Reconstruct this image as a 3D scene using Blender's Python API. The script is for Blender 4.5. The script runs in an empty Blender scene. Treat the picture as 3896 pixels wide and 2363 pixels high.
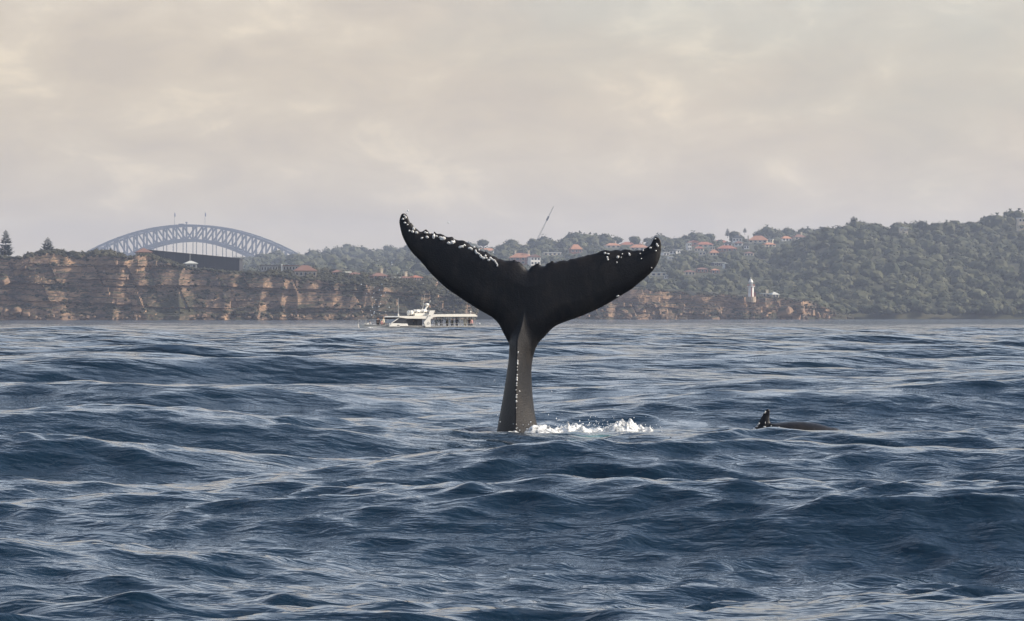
import bpy, bmesh, math, random
import numpy as np
from mathutils import Vector, Matrix

sc = bpy.context.scene
COL = sc.collection
R = math.radians

# ------------------------------------------------------------------ camera
FPX, CX, EYE_Y, EYE_H = 16000.0, 1948.0, 1200.0, 2.0
cam_d = bpy.data.cameras.new('camera')
cam_d.sensor_width = 36.0
cam_d.lens = 36.0 * FPX / 3896.0
cam_d.shift_y = (EYE_Y - 1181.5) / 3896.0
cam_d.clip_start, cam_d.clip_end = 0.5, 30000.0
cam = bpy.data.objects.new('camera', cam_d)
cam.location = (0, 0, EYE_H)
cam.rotation_euler = (R(90), 0, 0)
COL.objects.link(cam)
sc.camera = cam

# ------------------------------------------------------------------ light
SUN_AZ, SUN_EL = R(85), R(34)           # azimuth clockwise from the view direction (+Y)
sun_d = bpy.data.lights.new('sun', 'SUN')
sun_d.energy = 5.0
sun_d.angle = R(0.6)
sun_d.color = (1.0, 0.90, 0.76)
sun = bpy.data.objects.new('sun', sun_d)
to_sun = Vector((math.sin(SUN_AZ) * math.cos(SUN_EL), math.cos(SUN_AZ) * math.cos(SUN_EL), math.sin(SUN_EL)))
sun.rotation_euler = to_sun.to_track_quat('Z', 'Y').to_euler()
COL.objects.link(sun)

world = bpy.data.worlds.new('World')
sc.world = world
world.use_nodes = True
wn = world.node_tree
wn.nodes.clear()


def N(nt, typ, **kw):
    n = nt.nodes.new(typ)
    for k, v in kw.items():
        if k == 'inp':
            for a, b in v.items():
                n.inputs[a].default_value = b
        else:
            setattr(n, k, v)
    return n


def ramp(nt, stops):
    n = nt.nodes.new('ShaderNodeValToRGB')
    cr = n.color_ramp
    while len(cr.elements) < len(stops):
        cr.elements.new(0.5)
    for e, (p, c) in zip(cr.elements, stops):
        e.position = p
        e.color = c if len(c) == 4 else (*c, 1)
    return n


def build_world():
    L = wn.links.new
    out = N(wn, 'ShaderNodeOutputWorld')
    bg_sky = N(wn, 'ShaderNodeBackground')
    bg_sky.inputs['Strength'].default_value = 0.12
    sky = N(wn, 'ShaderNodeTexSky', sky_type='NISHITA', sun_disc=False, sun_elevation=SUN_EL, sun_rotation=SUN_AZ,
            air_density=1.0, dust_density=2.0, ozone_density=1.2)
    L(sky.outputs[0], bg_sky.inputs['Color'])
    geo = N(wn, 'ShaderNodeTexCoord')
    sep = N(wn, 'ShaderNodeSeparateXYZ')
    L(geo.outputs['Generated'], sep.inputs[0])
    # broken cloud deck: projected on a gently curved sheet so that it thickens towards the horizon
    mp = N(wn, 'ShaderNodeMapping')
    mp.inputs['Scale'].default_value = (38, 38, 85)
    mp.inputs['Location'].default_value = (3.1, 0.4, 1.3)
    L(geo.outputs['Generated'], mp.inputs['Vector'])
    n1 = N(wn, 'ShaderNodeTexNoise', inp={'Scale': 1.0, 'Detail': 8.0, 'Roughness': 0.56, 'Distortion': 0.35})
    L(mp.outputs[0], n1.inputs['Vector'])
    mp2 = N(wn, 'ShaderNodeMapping')
    mp2.inputs['Scale'].default_value = (5, 5, 14)
    mp2.inputs['Location'].default_value = (1.7, 2.2, 0.4)
    L(geo.outputs['Generated'], mp2.inputs['Vector'])
    n2 = N(wn, 'ShaderNodeTexNoise', inp={'Scale': 1.0, 'Detail': 6.0, 'Roughness': 0.55, 'Distortion': 0.3})
    L(mp2.outputs[0], n2.inputs['Vector'])
    # cloud colour: cream lit puffs, grey undersides
    cr = ramp(wn, [(0.34, (0.53, 0.452, 0.355)), (0.50, (0.58, 0.492, 0.375)), (0.58, (0.61, 0.52, 0.395)), (0.70, (0.72, 0.61, 0.45))])
    L(n1.outputs['Fac'], cr.inputs[0])
    bg_c = N(wn, 'ShaderNodeBackground')
    bg_c.inputs['Strength'].default_value = 1.0
    # low cloud is seen through long reddened air, higher cloud is a cooler white
    hi = ramp(wn, [(0.34, (0.58, 0.66, 0.77)), (0.55, (0.88, 0.97, 1.10)), (0.72, (1.25, 1.33, 1.42))])
    L(n1.outputs['Fac'], hi.inputs[0])
    el = N(wn, 'ShaderNodeMapRange', inp={'From Min': 0.05, 'From Max': 0.22})
    el.interpolation_type = 'SMOOTHSTEP'
    L(sep.outputs['Z'], el.inputs['Value'])
    cm = N(wn, 'ShaderNodeMixRGB')
    L(el.outputs[0], cm.inputs['Fac']); L(cr.outputs[0], cm.inputs['Color1']); L(hi.outputs[0], cm.inputs['Color2'])
    L(cm.outputs[0], bg_c.inputs['Color'])
    # cover: near-complete low down (long slant through the deck), broken overhead
    mr = N(wn, 'ShaderNodeMapRange', inp={'From Min': 0.02, 'From Max': 0.55, 'To Min': 0.40, 'To Max': -0.10})
    L(sep.outputs['Z'], mr.inputs['Value'])
    ad = N(wn, 'ShaderNodeMath', operation='ADD')
    L(mr.outputs[0], ad.inputs[0])
    L(n2.outputs['Fac'], ad.inputs[1])
    cov = N(wn, 'ShaderNodeMapRange', inp={'From Min': 0.38, 'From Max': 0.88, 'To Min': 0.0, 'To Max': 0.97})
    L(ad.outputs[0], cov.inputs['Value'])
    mix = N(wn, 'ShaderNodeMixShader')
    L(cov.outputs[0], mix.inputs[0])
    L(bg_sky.outputs[0], mix.inputs[1])
    L(bg_c.outputs[0], mix.inputs[2])
    L(mix.outputs[0], out.inputs['Surface'])


build_world()
sc.view_settings.view_transform = 'Standard'
sc.view_settings.look = 'None'
sc.view_settings.exposure = 0.3
sc.view_settings.gamma = 1.0
sc.render.engine = 'CYCLES'
sc.cycles.use_denoising = True
sc.cycles.denoiser = 'OPENIMAGEDENOISE'
sc.cycles.max_bounces = 6
sc.cycles.diffuse_bounces = 2
sc.cycles.glossy_bounces = 3
sc.cycles.volume_bounces = 1
sc.cycles.sample_clamp_indirect = 6.0
sc.cycles.volume_step_rate = 4.0


# ------------------------------------------------------------------ helpers
def P(px, py, D):
    """world point that stands at distance D in the direction of photo pixel (px, py)"""
    return ((px - CX) / FPX * D, D, EYE_H + (EYE_Y - py) / FPX * D)


def tag(o, label=None, cat=None, group=None, kind=None):
    if label: o['label'] = label
    if cat: o['category'] = cat
    if group: o['group'] = group
    if kind: o['kind'] = kind
    return o


def link(o, parent=None):
    COL.objects.link(o)
    if parent is not None:
        o.parent = parent
    return o


def empty(name, loc=(0, 0, 0), rz=0.0):
    o = bpy.data.objects.new(name, None)
    o.location = loc
    o.rotation_euler = (0, 0, rz)
    o.empty_display_size = 0.3
    return link(o)


def mesh_np(name, V, F, mats, parent=None, smooth=False, midx=None):
    """V (n,3) array, F (m,3) or (m,4) int array -> one linked mesh object"""
    V = np.asarray(V, dtype=np.float32)
    F = np.asarray(F, dtype=np.int32)
    me = bpy.data.meshes.new(name)
    k = F.shape[1]
    me.vertices.add(len(V)); me.vertices.foreach_set('co', V.ravel())
    me.loops.add(F.size); me.loops.foreach_set('vertex_index', F.ravel())
    me.polygons.add(len(F))
    me.polygons.foreach_set('loop_start', np.arange(0, F.size, k, dtype=np.int32))
    me.polygons.foreach_set('loop_total', np.full(len(F), k, dtype=np.int32))
    if midx is not None:
        me.polygons.foreach_set('material_index', np.asarray(midx, dtype=np.int32))
    me.polygons.foreach_set('use_smooth', np.full(len(F), smooth, dtype=bool))
    me.update(calc_edges=True)
    me.validate()
    for m in (mats if isinstance(mats, (list, tuple)) else [mats]):
        me.materials.append(m)
    return link(bpy.data.objects.new(name, me), parent)


class MB:
    """collects shapes and links them as ONE mesh object"""
    def __init__(self):
        self.v, self.f, self.m = [], [], []

    def add(self, vs, fs, m=0):
        b = len(self.v)
        self.v += [tuple(p) for p in vs]
        for f in fs:
            self.f.append([b + i for i in f]); self.m.append(m)
        return self

    def box(self, x0, x1, y0, y1, z0, z1, m=0):
        vs = [(x0, y0, z0), (x1, y0, z0), (x1, y1, z0), (x0, y1, z0), (x0, y0, z1), (x1, y0, z1), (x1, y1, z1), (x0, y1, z1)]
        return self.add(vs, [(0, 3, 2, 1), (4, 5, 6, 7), (0, 1, 5, 4), (1, 2, 6, 5), (2, 3, 7, 6), (3, 0, 4, 7)], m)

    def prism(self, poly_xz, y0, y1, m=0):
        n = len(poly_xz)
        vs = [(x, y0, z) for x, z in poly_xz] + [(x, y1, z) for x, z in poly_xz]
        fs = [tuple(range(n)), tuple(range(2 * n - 1, n - 1, -1))]
        fs += [(i, i + n, (i + 1) % n + n, (i + 1) % n) for i in range(n)]
        return self.add(vs, fs, m)

    def bar(self, a, b, w, d=None, m=0):
        """rectangular bar from a to b"""
        a, b = Vector(a), Vector(b)
        t = (b - a).normalized()
        u = t.cross(Vector((0, 1, 0)))
        if u.length < 1e-3: u = Vector((1, 0, 0))
        u.normalize(); v = t.cross(u)
        d = d or w
        vs = [p + u * (sx * w / 2) + v * (sy * d / 2) for p in (a, b) for sx, sy in ((-1, -1), (1, -1), (1, 1), (-1, 1))]
        return self.add(vs, [(0, 1, 2, 3), (7, 6, 5, 4), (0, 4, 5, 1), (1, 5, 6, 2), (2, 6, 7, 3), (3, 7, 4, 0)], m)

    def tube(self, a, b, r0, r1=None, n=8, m=0):
        a, b = Vector(a), Vector(b)
        r1 = r0 if r1 is None else r1
        t = (b - a).normalized()
        u = t.cross(Vector((0.31, 0.94, 0.1))).normalized(); v = t.cross(u)
        vs = [p + (u * math.cos(2 * math.pi * i / n) + v * math.sin(2 * math.pi * i / n)) * r for p, r in ((a, r0), (b, r1)) for i in range(n)]
        fs = [(i, (i + 1) % n, (i + 1) % n + n, i + n) for i in range(n)] + [tuple(range(n - 1, -1, -1)), tuple(range(n, 2 * n))]
        return self.add(vs, fs, m)

    def lathe(self, prof, c=(0, 0, 0), n=16, mfun=None):
        """prof: list of (radius, z)"""
        cx, cy, cz = c
        vs = [(cx + r * math.cos(2 * math.pi * i / n), cy + r * math.sin(2 * math.pi * i / n), cz + z) for r, z in prof for i in range(n)]
        b = len(self.v); self.v += vs
        for j in range(len(prof) - 1):
            for i in range(n):
                self.f.append([b + j * n + i, b + j * n + (i + 1) % n, b + (j + 1) * n + (i + 1) % n, b + (j + 1) * n + i])
                self.m.append(mfun(i) if mfun else 0)
        return self

    def build(self, name, mats, parent=None, smooth=False):
        me = bpy.data.meshes.new(name)
        me.from_pydata(self.v, [], self.f)
        for m in (mats if isinstance(mats, (list, tuple)) else [mats]):
            me.materials.append(m)
        me.polygons.foreach_set('material_index', self.m)
        if smooth:
            me.polygons.foreach_set('use_smooth', [True] * len(self.f))
        me.update()
        return link(bpy.data.objects.new(name, me), parent)


def ico(level=2):
    bm = bmesh.new()
    bmesh.ops.create_icosphere(bm, subdivisions=level, radius=1.0)
    V = np.array([v.co[:] for v in bm.verts]); F = np.array([[v.index for v in f.verts] for f in bm.faces])
    bm.free()
    return V, F


# value noise ---------------------------------------------------------------
def _h(*c):
    n = np.zeros_like(np.asarray(c[0], dtype=np.int64))
    for i, a in enumerate(c):
        n = n ^ (np.asarray(a, dtype=np.int64) * (73856093, 19349663, 83492791, 2654435761)[i])
    n = (n ^ (n >> 13)) * 1274126177
    n = n ^ (n >> 16)
    n = (n * 668265263) & 0x7fffffff
    n = n ^ (n >> 15)
    return (n & 0xffffff) / float(0xffffff)


def vnoise(x, y, z=None, seed=0):
    x = np.asarray(x, float); y = np.asarray(y, float)
    z = np.zeros_like(x) if z is None else np.asarray(z, float) + np.zeros_like(x)
    xi, yi, zi = np.floor(x), np.floor(y), np.floor(z)
    fx, fy, fz = x - xi, y - yi, z - zi
    fx, fy, fz = [t * t * (3 - 2 * t) for t in (fx, fy, fz)]
    r = 0
    for dx in (0, 1):
        for dy in (0, 1):
            for dz in (0, 1):
                w = (fx if dx else 1 - fx) * (fy if dy else 1 - fy) * (fz if dz else 1 - fz)
                r = r + w * _h(xi + dx, yi + dy, zi + dz, np.full_like(xi, seed + 11))
    return r


def fbm(x, y, z=None, seed=0, octv=4):
    r, a, s = 0, 0.5, 1.0
    for o in range(octv):
        r = r + a * (vnoise(np.asarray(x) * s, np.asarray(y) * s, None if z is None else np.asarray(z) * s, seed + o * 7) - 0.5)
        a *= 0.5; s *= 2.03
    return r


# materials -----------------------------------------------------------------
def mat(name, col, rough=0.6, noise=None, bump=None, spec=0.5, metal=0.0, coat=0.0, trans=0.0):
    """noise=(scale, colour2, lo, hi[, (sx,sy,sz)]); bump=(scale, distance)"""
    m = bpy.data.materials.new(name)
    m.use_nodes = True
    nt = m.node_tree
    b = nt.nodes['Principled BSDF']
    b.inputs['Base Color'].default_value = (*col, 1)
    b.inputs['Roughness'].default_value = rough
    b.inputs['Specular IOR Level'].default_value = spec
    b.inputs['Metallic'].default_value = metal
    b.inputs['Coat Weight'].default_value = coat
    b.inputs['Coat Roughness'].default_value = 0.12
    tc = N(nt, 'ShaderNodeTexCoord')
    if noise:
        mp = N(nt, 'ShaderNodeMapping')
        if len(noise) > 4: mp.inputs['Scale'].default_value = noise[4]
        nt.links.new(tc.outputs['Object'], mp.inputs['Vector'])
        n = N(nt, 'ShaderNodeTexNoise', inp={'Scale': noise[0], 'Detail': 6.0, 'Roughness': 0.6})
        nt.links.new(mp.outputs[0], n.inputs['Vector'])
        r = ramp(nt, [(noise[2], col), (noise[3], noise[1])])
        nt.links.new(n.outputs['Fac'], r.inputs[0])
        nt.links.new(r.outputs[0], b.inputs['Base Color'])
    if bump:
        n = N(nt, 'ShaderNodeTexNoise', inp={'Scale': bump[0], 'Detail': 5.0, 'Roughness': 0.6})
        nt.links.new(tc.outputs['Object'], n.inputs['Vector'])
        bp = N(nt, 'ShaderNodeBump', inp={'Strength': 1.0, 'Distance': bump[1]})
        nt.links.new(n.outputs['Fac'], bp.inputs['Height'])
        nt.links.new(bp.outputs[0], b.inputs['Normal'])
    return m


# ------------------------------------------------------------------ sea
WR = np.random.default_rng(261)
NW = 170
W_L = np.exp(np.linspace(math.log(0.26), math.log(24.0), NW)) * WR.uniform(0.96, 1.04, NW)
W_K = 2 * math.pi / W_L
_spread = np.interp(np.log(W_L), [math.log(0.4), math.log(3), math.log(24)], [R(38), R(26), R(13)])
W_A = R(100) + WR.normal(0, 1, NW) * _spread
W_S = np.interp(np.log(W_L), np.log([0.26, 0.7, 1.2, 3.0, 6.0, 10.0, 16.0, 24.0]), [0.056, 0.042, 0.023, 0.013, 0.017, 0.037, 0.034, 0.014])
W_AMP = W_S / W_K
W_P = WR.uniform(0, 2 * math.pi, NW)


def sea_disp(x, y, cut=None):
    """summed trochoidal waves; cut = shortest wavelength the mesh can carry there"""
    dx, dy, dz = np.zeros_like(x), np.zeros_like(x), np.zeros_like(x)
    # gustiness: patches of rougher and smoother water
    g = 0.75 + 0.9 * (vnoise(x / 9.0, y / 30.0, seed=3) - 0.5) + 0.5 * (vnoise(x / 3.1, y / 11.0, seed=5) - 0.5)
    # the swell eases in the lee of the headlands
    lee = 1 - 0.45 * np.clip((y - 150) / 220.0, 0, 1)
    for i in range(NW):
        cx, cy = math.cos(W_A[i]), math.sin(W_A[i])
        ph = W_K[i] * (cx * x + cy * y) + W_P[i]
        a = W_AMP[i]
        if cut is not None:
            a = a * np.clip((W_L[i] / cut - 1.0), 0, 1)
        a = a * (g + 0.25) if W_L[i] < 4 else (a * lee if W_L[i] > 8 else a)
        s, c = np.sin(ph), np.cos(ph)
        dz += a * c
        dx -= 0.85 * a * cx * s
        dy -= 0.85 * a * cy * s
    return dx, dy, dz


def sea_z(x, y):
    x0, y0 = np.array([float(x)]), np.array([float(y)])
    return float(sea_disp(x0, y0)[2][0])


def sea_material():
    m = bpy.data.materials.new('sea_water')
    m.use_nodes = True
    nt = m.node_tree; L = nt.links.new
    b = nt.nodes['Principled BSDF']
    b.inputs['Roughness'].default_value = 0.06
    b.inputs['IOR'].default_value = 1.333
    tc = N(nt, 'ShaderNodeTexCoord')
    # water body colour, with pale aerated water where the tail has churned it
    aer = N(nt, 'ShaderNodeVectorMath', operation='DISTANCE')
    mp = N(nt, 'ShaderNodeMapping')
    mp.inputs['Scale'].default_value = (1.0, 0.22, 0.0)
    L(tc.outputs['Object'], mp.inputs['Vector'])
    L(mp.outputs[0], aer.inputs[0])
    aer.inputs[1].default_value = (1.35, 67.6 * 0.22, 0)
    nz = N(nt, 'ShaderNodeTexNoise', inp={'Scale': 2.2, 'Detail': 4.0})
    L(tc.outputs['Object'], nz.inputs['Vector'])
    ad = N(nt, 'ShaderNodeMath', operation='MULTIPLY_ADD', inp={1: 2.6, 2: -1.15})
    L(nz.outputs['Fac'], ad.inputs[0])
    ad2 = N(nt, 'ShaderNodeMath', operation='ADD')
    L(aer.outputs['Value'], ad2.inputs[0]); L(ad.outputs[0], ad2.inputs[1])
    r = ramp(nt, [(0.0, (0.012, 0.115, 0.115)), (0.4, (0.008, 0.06, 0.072)), (0.95, (0.0045, 0.017, 0.033))])
    L(ad2.outputs[0], r.inputs[0])
    L(r.outputs[0], b.inputs['Base Color'])
    # ripples finer than the mesh
    mp2 = N(nt, 'ShaderNodeMapping')
    mp2.inputs['Rotation'].default_value = (0, 0, R(10))
    mp2.inputs['Scale'].default_value = (0.5, 1.0, 1.0)
    L(tc.outputs['Object'], mp2.inputs['Vector'])
    n1 = N(nt, 'ShaderNodeTexNoise', inp={'Scale': 5.0, 'Detail': 3.0, 'Roughness': 0.55, 'Distortion': 0.3})
    L(mp2.outputs[0], n1.inputs['Vector'])
    n2 = N(nt, 'ShaderNodeTexNoise', inp={'Scale': 0.55, 'Detail': 3.0, 'Roughness': 0.55})
    L(mp2.outputs[0], n2.inputs['Vector'])
    at = N(nt, 'ShaderNodeAttribute', attribute_name='coarse')
    bA = N(nt, 'ShaderNodeBump', inp={'Strength': 1.0, 'Distance': 0.055})
    L(n1.outputs['Fac'], bA.inputs['Height'])
    mu = N(nt, 'ShaderNodeMath', operation='MULTIPLY', inp={1: 1.7})
    L(at.outputs['Fac'], mu.inputs[0])
    mu2 = N(nt, 'ShaderNodeMath', operation='MULTIPLY')
    L(mu.outputs[0], mu2.inputs[0]); L(n2.outputs['Fac'], mu2.inputs[1])
    bB = N(nt, 'ShaderNodeBump', inp={'Strength': 1.0, 'Distance': 1.0})
    L(mu2.outputs[0], bB.inputs['Height'])
    L(bA.outputs[0], bB.inputs['Normal'])
    L(bB.outputs[0], b.inputs['Normal'])
    return m


def build_sea():
    rs = [2.0]
    while rs[-1] < 7600:
        r = rs[-1]
        k = 0.06 if r < 15 else (0.004 if r < 26 else 0.0025 if r < 560 else (0.006 if r < 1800 else 0.03))
        rs.append(r * (1 + k))
    rs = np.array(rs)
    dense = np.linspace(R(-8.6), R(8.6), 400)
    side = np.linspace(R(8.6), R(180), 60)[1:]
    th = np.concatenate([-side[::-1], dense, side[:-1]])
    dr = np.gradient(rs)
    Rr, Th = np.meshgrid(rs, th, indexing='ij')
    X, Y = Rr * np.sin(Th), Rr * np.cos(Th)
    dth = np.gradient(th)
    cut = np.maximum(dr[:, None] * 2.4, Rr * dth[None, :] * 2.4)
    dx, dy, dz = sea_disp(X.ravel(), Y.ravel(), cut.ravel())
    V = np.stack([X.ravel() + dx, Y.ravel() + dy, dz], 1)
    nr, nt_ = len(rs), len(th)
    i, j = np.meshgrid(np.arange(nr - 1), np.arange(nt_), indexing='ij')
    j2 = (j + 1) % nt_
    F = np.stack([i * nt_ + j, i * nt_ + j2, (i + 1) * nt_ + j2, (i + 1) * nt_ + j], -1).reshape(-1, 4)[:, ::-1]
    o = mesh_np('sea', V, F, sea_material(), smooth=True)
    # fan that closes the sheet under the viewpoint
    at = o.data.attributes.new('coarse', 'FLOAT', 'POINT')
    c = np.clip(np.log(np.maximum(cut.ravel(), 0.26) / 0.26) / math.log(20), 0, 1).astype(np.float32)
    if len(o.data.vertices) == len(c): at.data.foreach_set('value', c)
    tag(o, kind='structure')
    return o


sea = build_sea()


# ------------------------------------------------------------------ whales
def catmull(pts, sub=4):
    pts = np.array(pts, float)
    out = []
    n = len(pts)
    for i in range(n - 1):
        p0, p1, p2, p3 = pts[max(i - 1, 0)], pts[i], pts[i + 1], pts[min(i + 2, n - 1)]
        for t in np.linspace(0, 1, sub, endpoint=False):
            out.append(0.5 * ((2 * p1) + (p2 - p0) * t + (2 * p0 - 5 * p1 + 4 * p2 - p3) * t * t + (3 * p1 - p0 - 3 * p2 + p3) * t ** 3))
    out.append(pts[-1])
    return np.array(out)


def poly_sd(pts, poly):
    """unsigned distance, nearest point and inside flag for points against a closed polygon"""
    a = poly; b = np.roll(poly, -1, 0); ab = b - a
    L2 = (ab ** 2).sum(1) + 1e-12
    D = np.empty(len(pts)); Q = np.empty((len(pts), 2)); I = np.empty(len(pts), bool)
    for s in range(0, len(pts), 3000):
        p = pts[s:s + 3000][:, None, :]
        t = np.clip(((p - a) * ab).sum(2) / L2, 0, 1)
        q = a + t[..., None] * ab
        d2 = ((p - q) ** 2).sum(2)
        k = d2.argmin(1)
        D[s:s + 3000] = np.sqrt(d2[np.arange(len(k)), k]); Q[s:s + 3000] = q[np.arange(len(k)), k]
        c = ((a[:, 1] > p[..., 1]) != (b[:, 1] > p[..., 1])) & (p[..., 0] < (b[:, 0] - a[:, 0]) * (p[..., 1] - a[:, 1]) / (b[:, 1] - a[:, 1] + 1e-12) + a[:, 0])
        I[s:s + 3000] = c.sum(1) % 2 == 1
    return D, Q, I


def inflate(name, poly, cell, front, back, mid, mats, parent, y0):
    """closed, continuous body over an outline: front and back surfaces at mid -/+ half thickness"""
    lo, hi = poly.min(0), poly.max(0)
    xs = np.arange(lo[0] - cell, hi[0] + 2 * cell, cell); zs = np.arange(lo[1] - cell, hi[1] + 2 * cell, cell)
    GX, GZ = np.meshgrid(xs, zs, indexing='ij')
    nx, nz = GX.shape
    cc = np.stack([(GX[:-1, :-1] + cell / 2).ravel(), (GZ[:-1, :-1] + cell / 2).ravel()], 1)
    _, _, ins = poly_sd(cc, poly)
    ci = np.nonzero(ins)[0]
    i, j = ci // (nz - 1), ci % (nz - 1)
    quads = np.stack([i * nz + j, (i + 1) * nz + j, (i + 1) * nz + j + 1, i * nz + j + 1], 1)
    used, inv = np.unique(quads, return_inverse=True)
    quads = inv.reshape(-1, 4)
    pts = np.stack([GX.ravel()[used], GZ.ravel()[used]], 1)
    cnt = np.bincount(quads.ravel(), minlength=len(pts))
    bnd = cnt < 4
    d, q, ins2 = poly_sd(pts, poly)
    pts[bnd] = q[bnd]
    d[bnd] = 0
    d[~ins2] = 0
    # relax the distance field so that small notches in the edge do not pleat the surface
    full = np.zeros(nx * nz); full[used] = d; msk = np.zeros(nx * nz, bool); msk[used] = ~bnd & ins2
    full = full.reshape(nx, nz); msk = msk.reshape(nx, nz); w_ = np.clip(full / 0.03, 0, 1) * 0.9
    for _ in range(150):
        av = (np.roll(full, 1, 0) + np.roll(full, -1, 0) + np.roll(full, 1, 1) + np.roll(full, -1, 1)) / 4
        full = np.where(msk, full * (1 - w_) + av * w_, full)
    d = full.ravel()[used]
    tf, tb = front(pts[:, 0], pts[:, 1], d), back(pts[:, 0], pts[:, 1], d)
    tf[bnd] = 0; tb[bnd] = 0
    m = mid(pts[:, 0], pts[:, 1]) + y0
    n = len(pts)
    Vf = np.stack([pts[:, 0], m - tf, pts[:, 1]], 1); Vb = np.stack([pts[:, 0], m + tb, pts[:, 1]], 1)
    remap = np.arange(n) + n
    remap[bnd] = np.nonzero(bnd)[0]                     # boundary vertices are shared, the skin is closed
    F = np.concatenate([quads, remap[quads][:, ::-1]])
    V = np.concatenate([Vf, Vb])
    used2, inv2 = np.unique(F, return_inverse=True)
    return mesh_np(name, V[used2], inv2.reshape(-1, 4), mats, parent, smooth=True)


WD = 72.0
def wpx(pts):
    p = np.array(pts, float)
    return np.stack([(p[:, 0] - CX) / FPX * WD, EYE_H + (EYE_Y - p[:, 1]) / FPX * WD], 1)


M_skin = mat('whale_skin', (0.005, 0.005, 0.007), 0.46, noise=(2.2, (0.026, 0.021, 0.018), 0.46, 0.76, (1.5, 1.5, 0.8)), bump=(34, 0.006), spec=0.28)
M_glint = mat('glint_white', (0.86, 0.84, 0.80), 0.25, bump=(60, 0.01), coat=0.6)  # sun glints on wet whale skin, modelled as white bumps
M_foam = mat('sea_foam', (0.88, 0.88, 0.86), 0.55, noise=(9, (0.62, 0.68, 0.70), 0.50, 0.72))
def foam_alpha():
    nt = M_foam.node_tree; b = nt.nodes['Principled BSDF']
    tc = N(nt, 'ShaderNodeTexCoord')
    mp = N(nt, 'ShaderNodeMapping'); mp.inputs['Scale'].default_value = (1, 0.6, 1)
    nt.links.new(tc.outputs['Object'], mp.inputs['Vector'])
    n = N(nt, 'ShaderNodeTexNoise', inp={'Scale': 13.0, 'Detail': 5.0, 'Roughness': 0.65})
    nt.links.new(mp.outputs[0], n.inputs['Vector'])
    r = ramp(nt, [(0.36, (0.1, 0.1, 0.1)), (0.60, (0.95, 0.95, 0.95))])
    nt.links.new(n.outputs['Fac'], r.inputs[0]); nt.links.new(r.outputs[0], b.inputs['Alpha'])


foam_alpha()
M_drop = mat('water_drop', (0.85, 0.87, 0.88), 0.05, spec=0.8, coat=1.0)

trail_l = [(1520, 860), (1518, 839), (1525, 815), (1534, 811), (1546, 817), (1555, 836), (1563, 850), (1576, 862), (1588, 872), (1605, 881), (1619, 873),
           (1633, 884), (1648, 887), (1651, 878), (1661, 888), (1682, 891), (1696, 900), (1720, 901), (1731, 910), (1755, 914), (1776, 921),
           (1793, 935), (1811, 938), (1823, 949), (1842, 959), (1849, 957), (1870, 970), (1894, 982), (1915, 989), (1932, 992), (1950, 990),
           (1967, 993), (1981, 1001), (1995, 1013), (2009, 1029)]
trail_r = [(2009, 1029), (2025, 1012), (2045, 1001), (2052, 1006), (2061, 1012), (2073, 1012), (2082, 1002), (2100, 995), (2112, 997), (2134, 991),
           (2155, 991), (2176, 985), (2206, 978), (2239, 969), (2269, 960), (2305, 951), (2326, 954), (2356, 952), (2380, 948), (2402, 952),
           (2426, 951), (2444, 951), (2453, 945), (2474, 934), (2483, 919), (2492, 904), (2498, 898), (2510, 906), (2517, 922), (2517, 949)]
lead_r = [(2517, 949), (2513, 973), (2504, 1000), (2486, 1028), (2462, 1052), (2432, 1077), (2402, 1101), (2362, 1125), (2326, 1148), (2281, 1172), (2236, 1193),
          (2191, 1210), (2149, 1225), (2116, 1239), (2094, 1257), (2073, 1280), (2052, 1301), (2038, 1325)]
ped_r = [(2038, 1325), (2027, 1366), (2022, 1413), (2024, 1470), (2028, 1521), (2038, 1590), (2053, 1653), (2070, 1740), (2110, 2000)]
ped_l = [(1825, 2000), (1868, 1740), (1889, 1646), (1901, 1580), (1912, 1521), (1925, 1440), (1935, 1366), (1938, 1310)]
lead_l = [(1938, 1310), (1915, 1267), (1898, 1234), (1873, 1208), (1828, 1182), (1786, 1156), (1744, 1128), (1703, 1100), (1668, 1069), (1633, 1034), (1602, 996),
          (1570, 964), (1546, 930), (1529, 895), (1520, 860)]


def serrate(pts, amp, seed):
    """ragged trailing edge: small uneven notches along the curve"""
    rng = np.random.default_rng(seed)
    n = len(pts)
    o = np.convolve(rng.normal(0, 1, n), [0.3, 0.4, 0.3], 'same') * amp
    o[:3] = 0; o[-3:] = 0
    q = pts.copy(); q[:, 1] += o
    return q


outline = np.concatenate([serrate(catmull(trail_l, 4), 2.2, 1)[:-1], serrate(catmull(trail_r, 4), 2.2, 2)[:-1], catmull(lead_r, 4)[:-1],
                          catmull(ped_r, 5)[:-1], catmull(ped_l, 5)[:-1], catmull(lead_l, 4)[:-1]])
outline = wpx(outline)
zpx = lambda y: EYE_H + (EYE_Y - y) / FPX * WD
xpx = lambda x: (x - CX) / FPX * WD
_kz = [zpx(y) for y in (2000, 1653, 1530, 1366, 1290, 1240, 1150, 1060, 1020)]
_ridge = [xpx(x) for x in (1958, 1962, 1963, 1966, 1969, 1984, 1998, 2006, 2009)]
_left = [xpx(x) for x in (1825, 1889, 1912, 1935, 1938, 1958, 1984, 1999, 2003)]
_right = [xpx(x) for x in (2110, 2053, 2028, 2027, 2046, 2035, 2022, 2014, 2015)]
_dep = [0.74, 0.56, 0.46, 0.34, 0.27, 0.20, 0.09, 0.03, 0.0]


def kint(z, v):
    # cubic through the stations, so that no crease shows across the stock
    t = np.array(_kz); v = np.array(v, float); g = np.gradient(v, t)
    i = np.clip(np.searchsorted(t, z) - 1, 0, len(t) - 2)
    h = t[i + 1] - t[i]; u = np.clip((z - t[i]) / h, 0, 1)
    return (2 * u**3 - 3 * u**2 + 1) * v[i] + (u**3 - 2 * u**2 + u) * h * g[i] + (3 * u**2 - 2 * u**3) * v[i + 1] + (u**3 - u**2) * h * g[i + 1]


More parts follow.
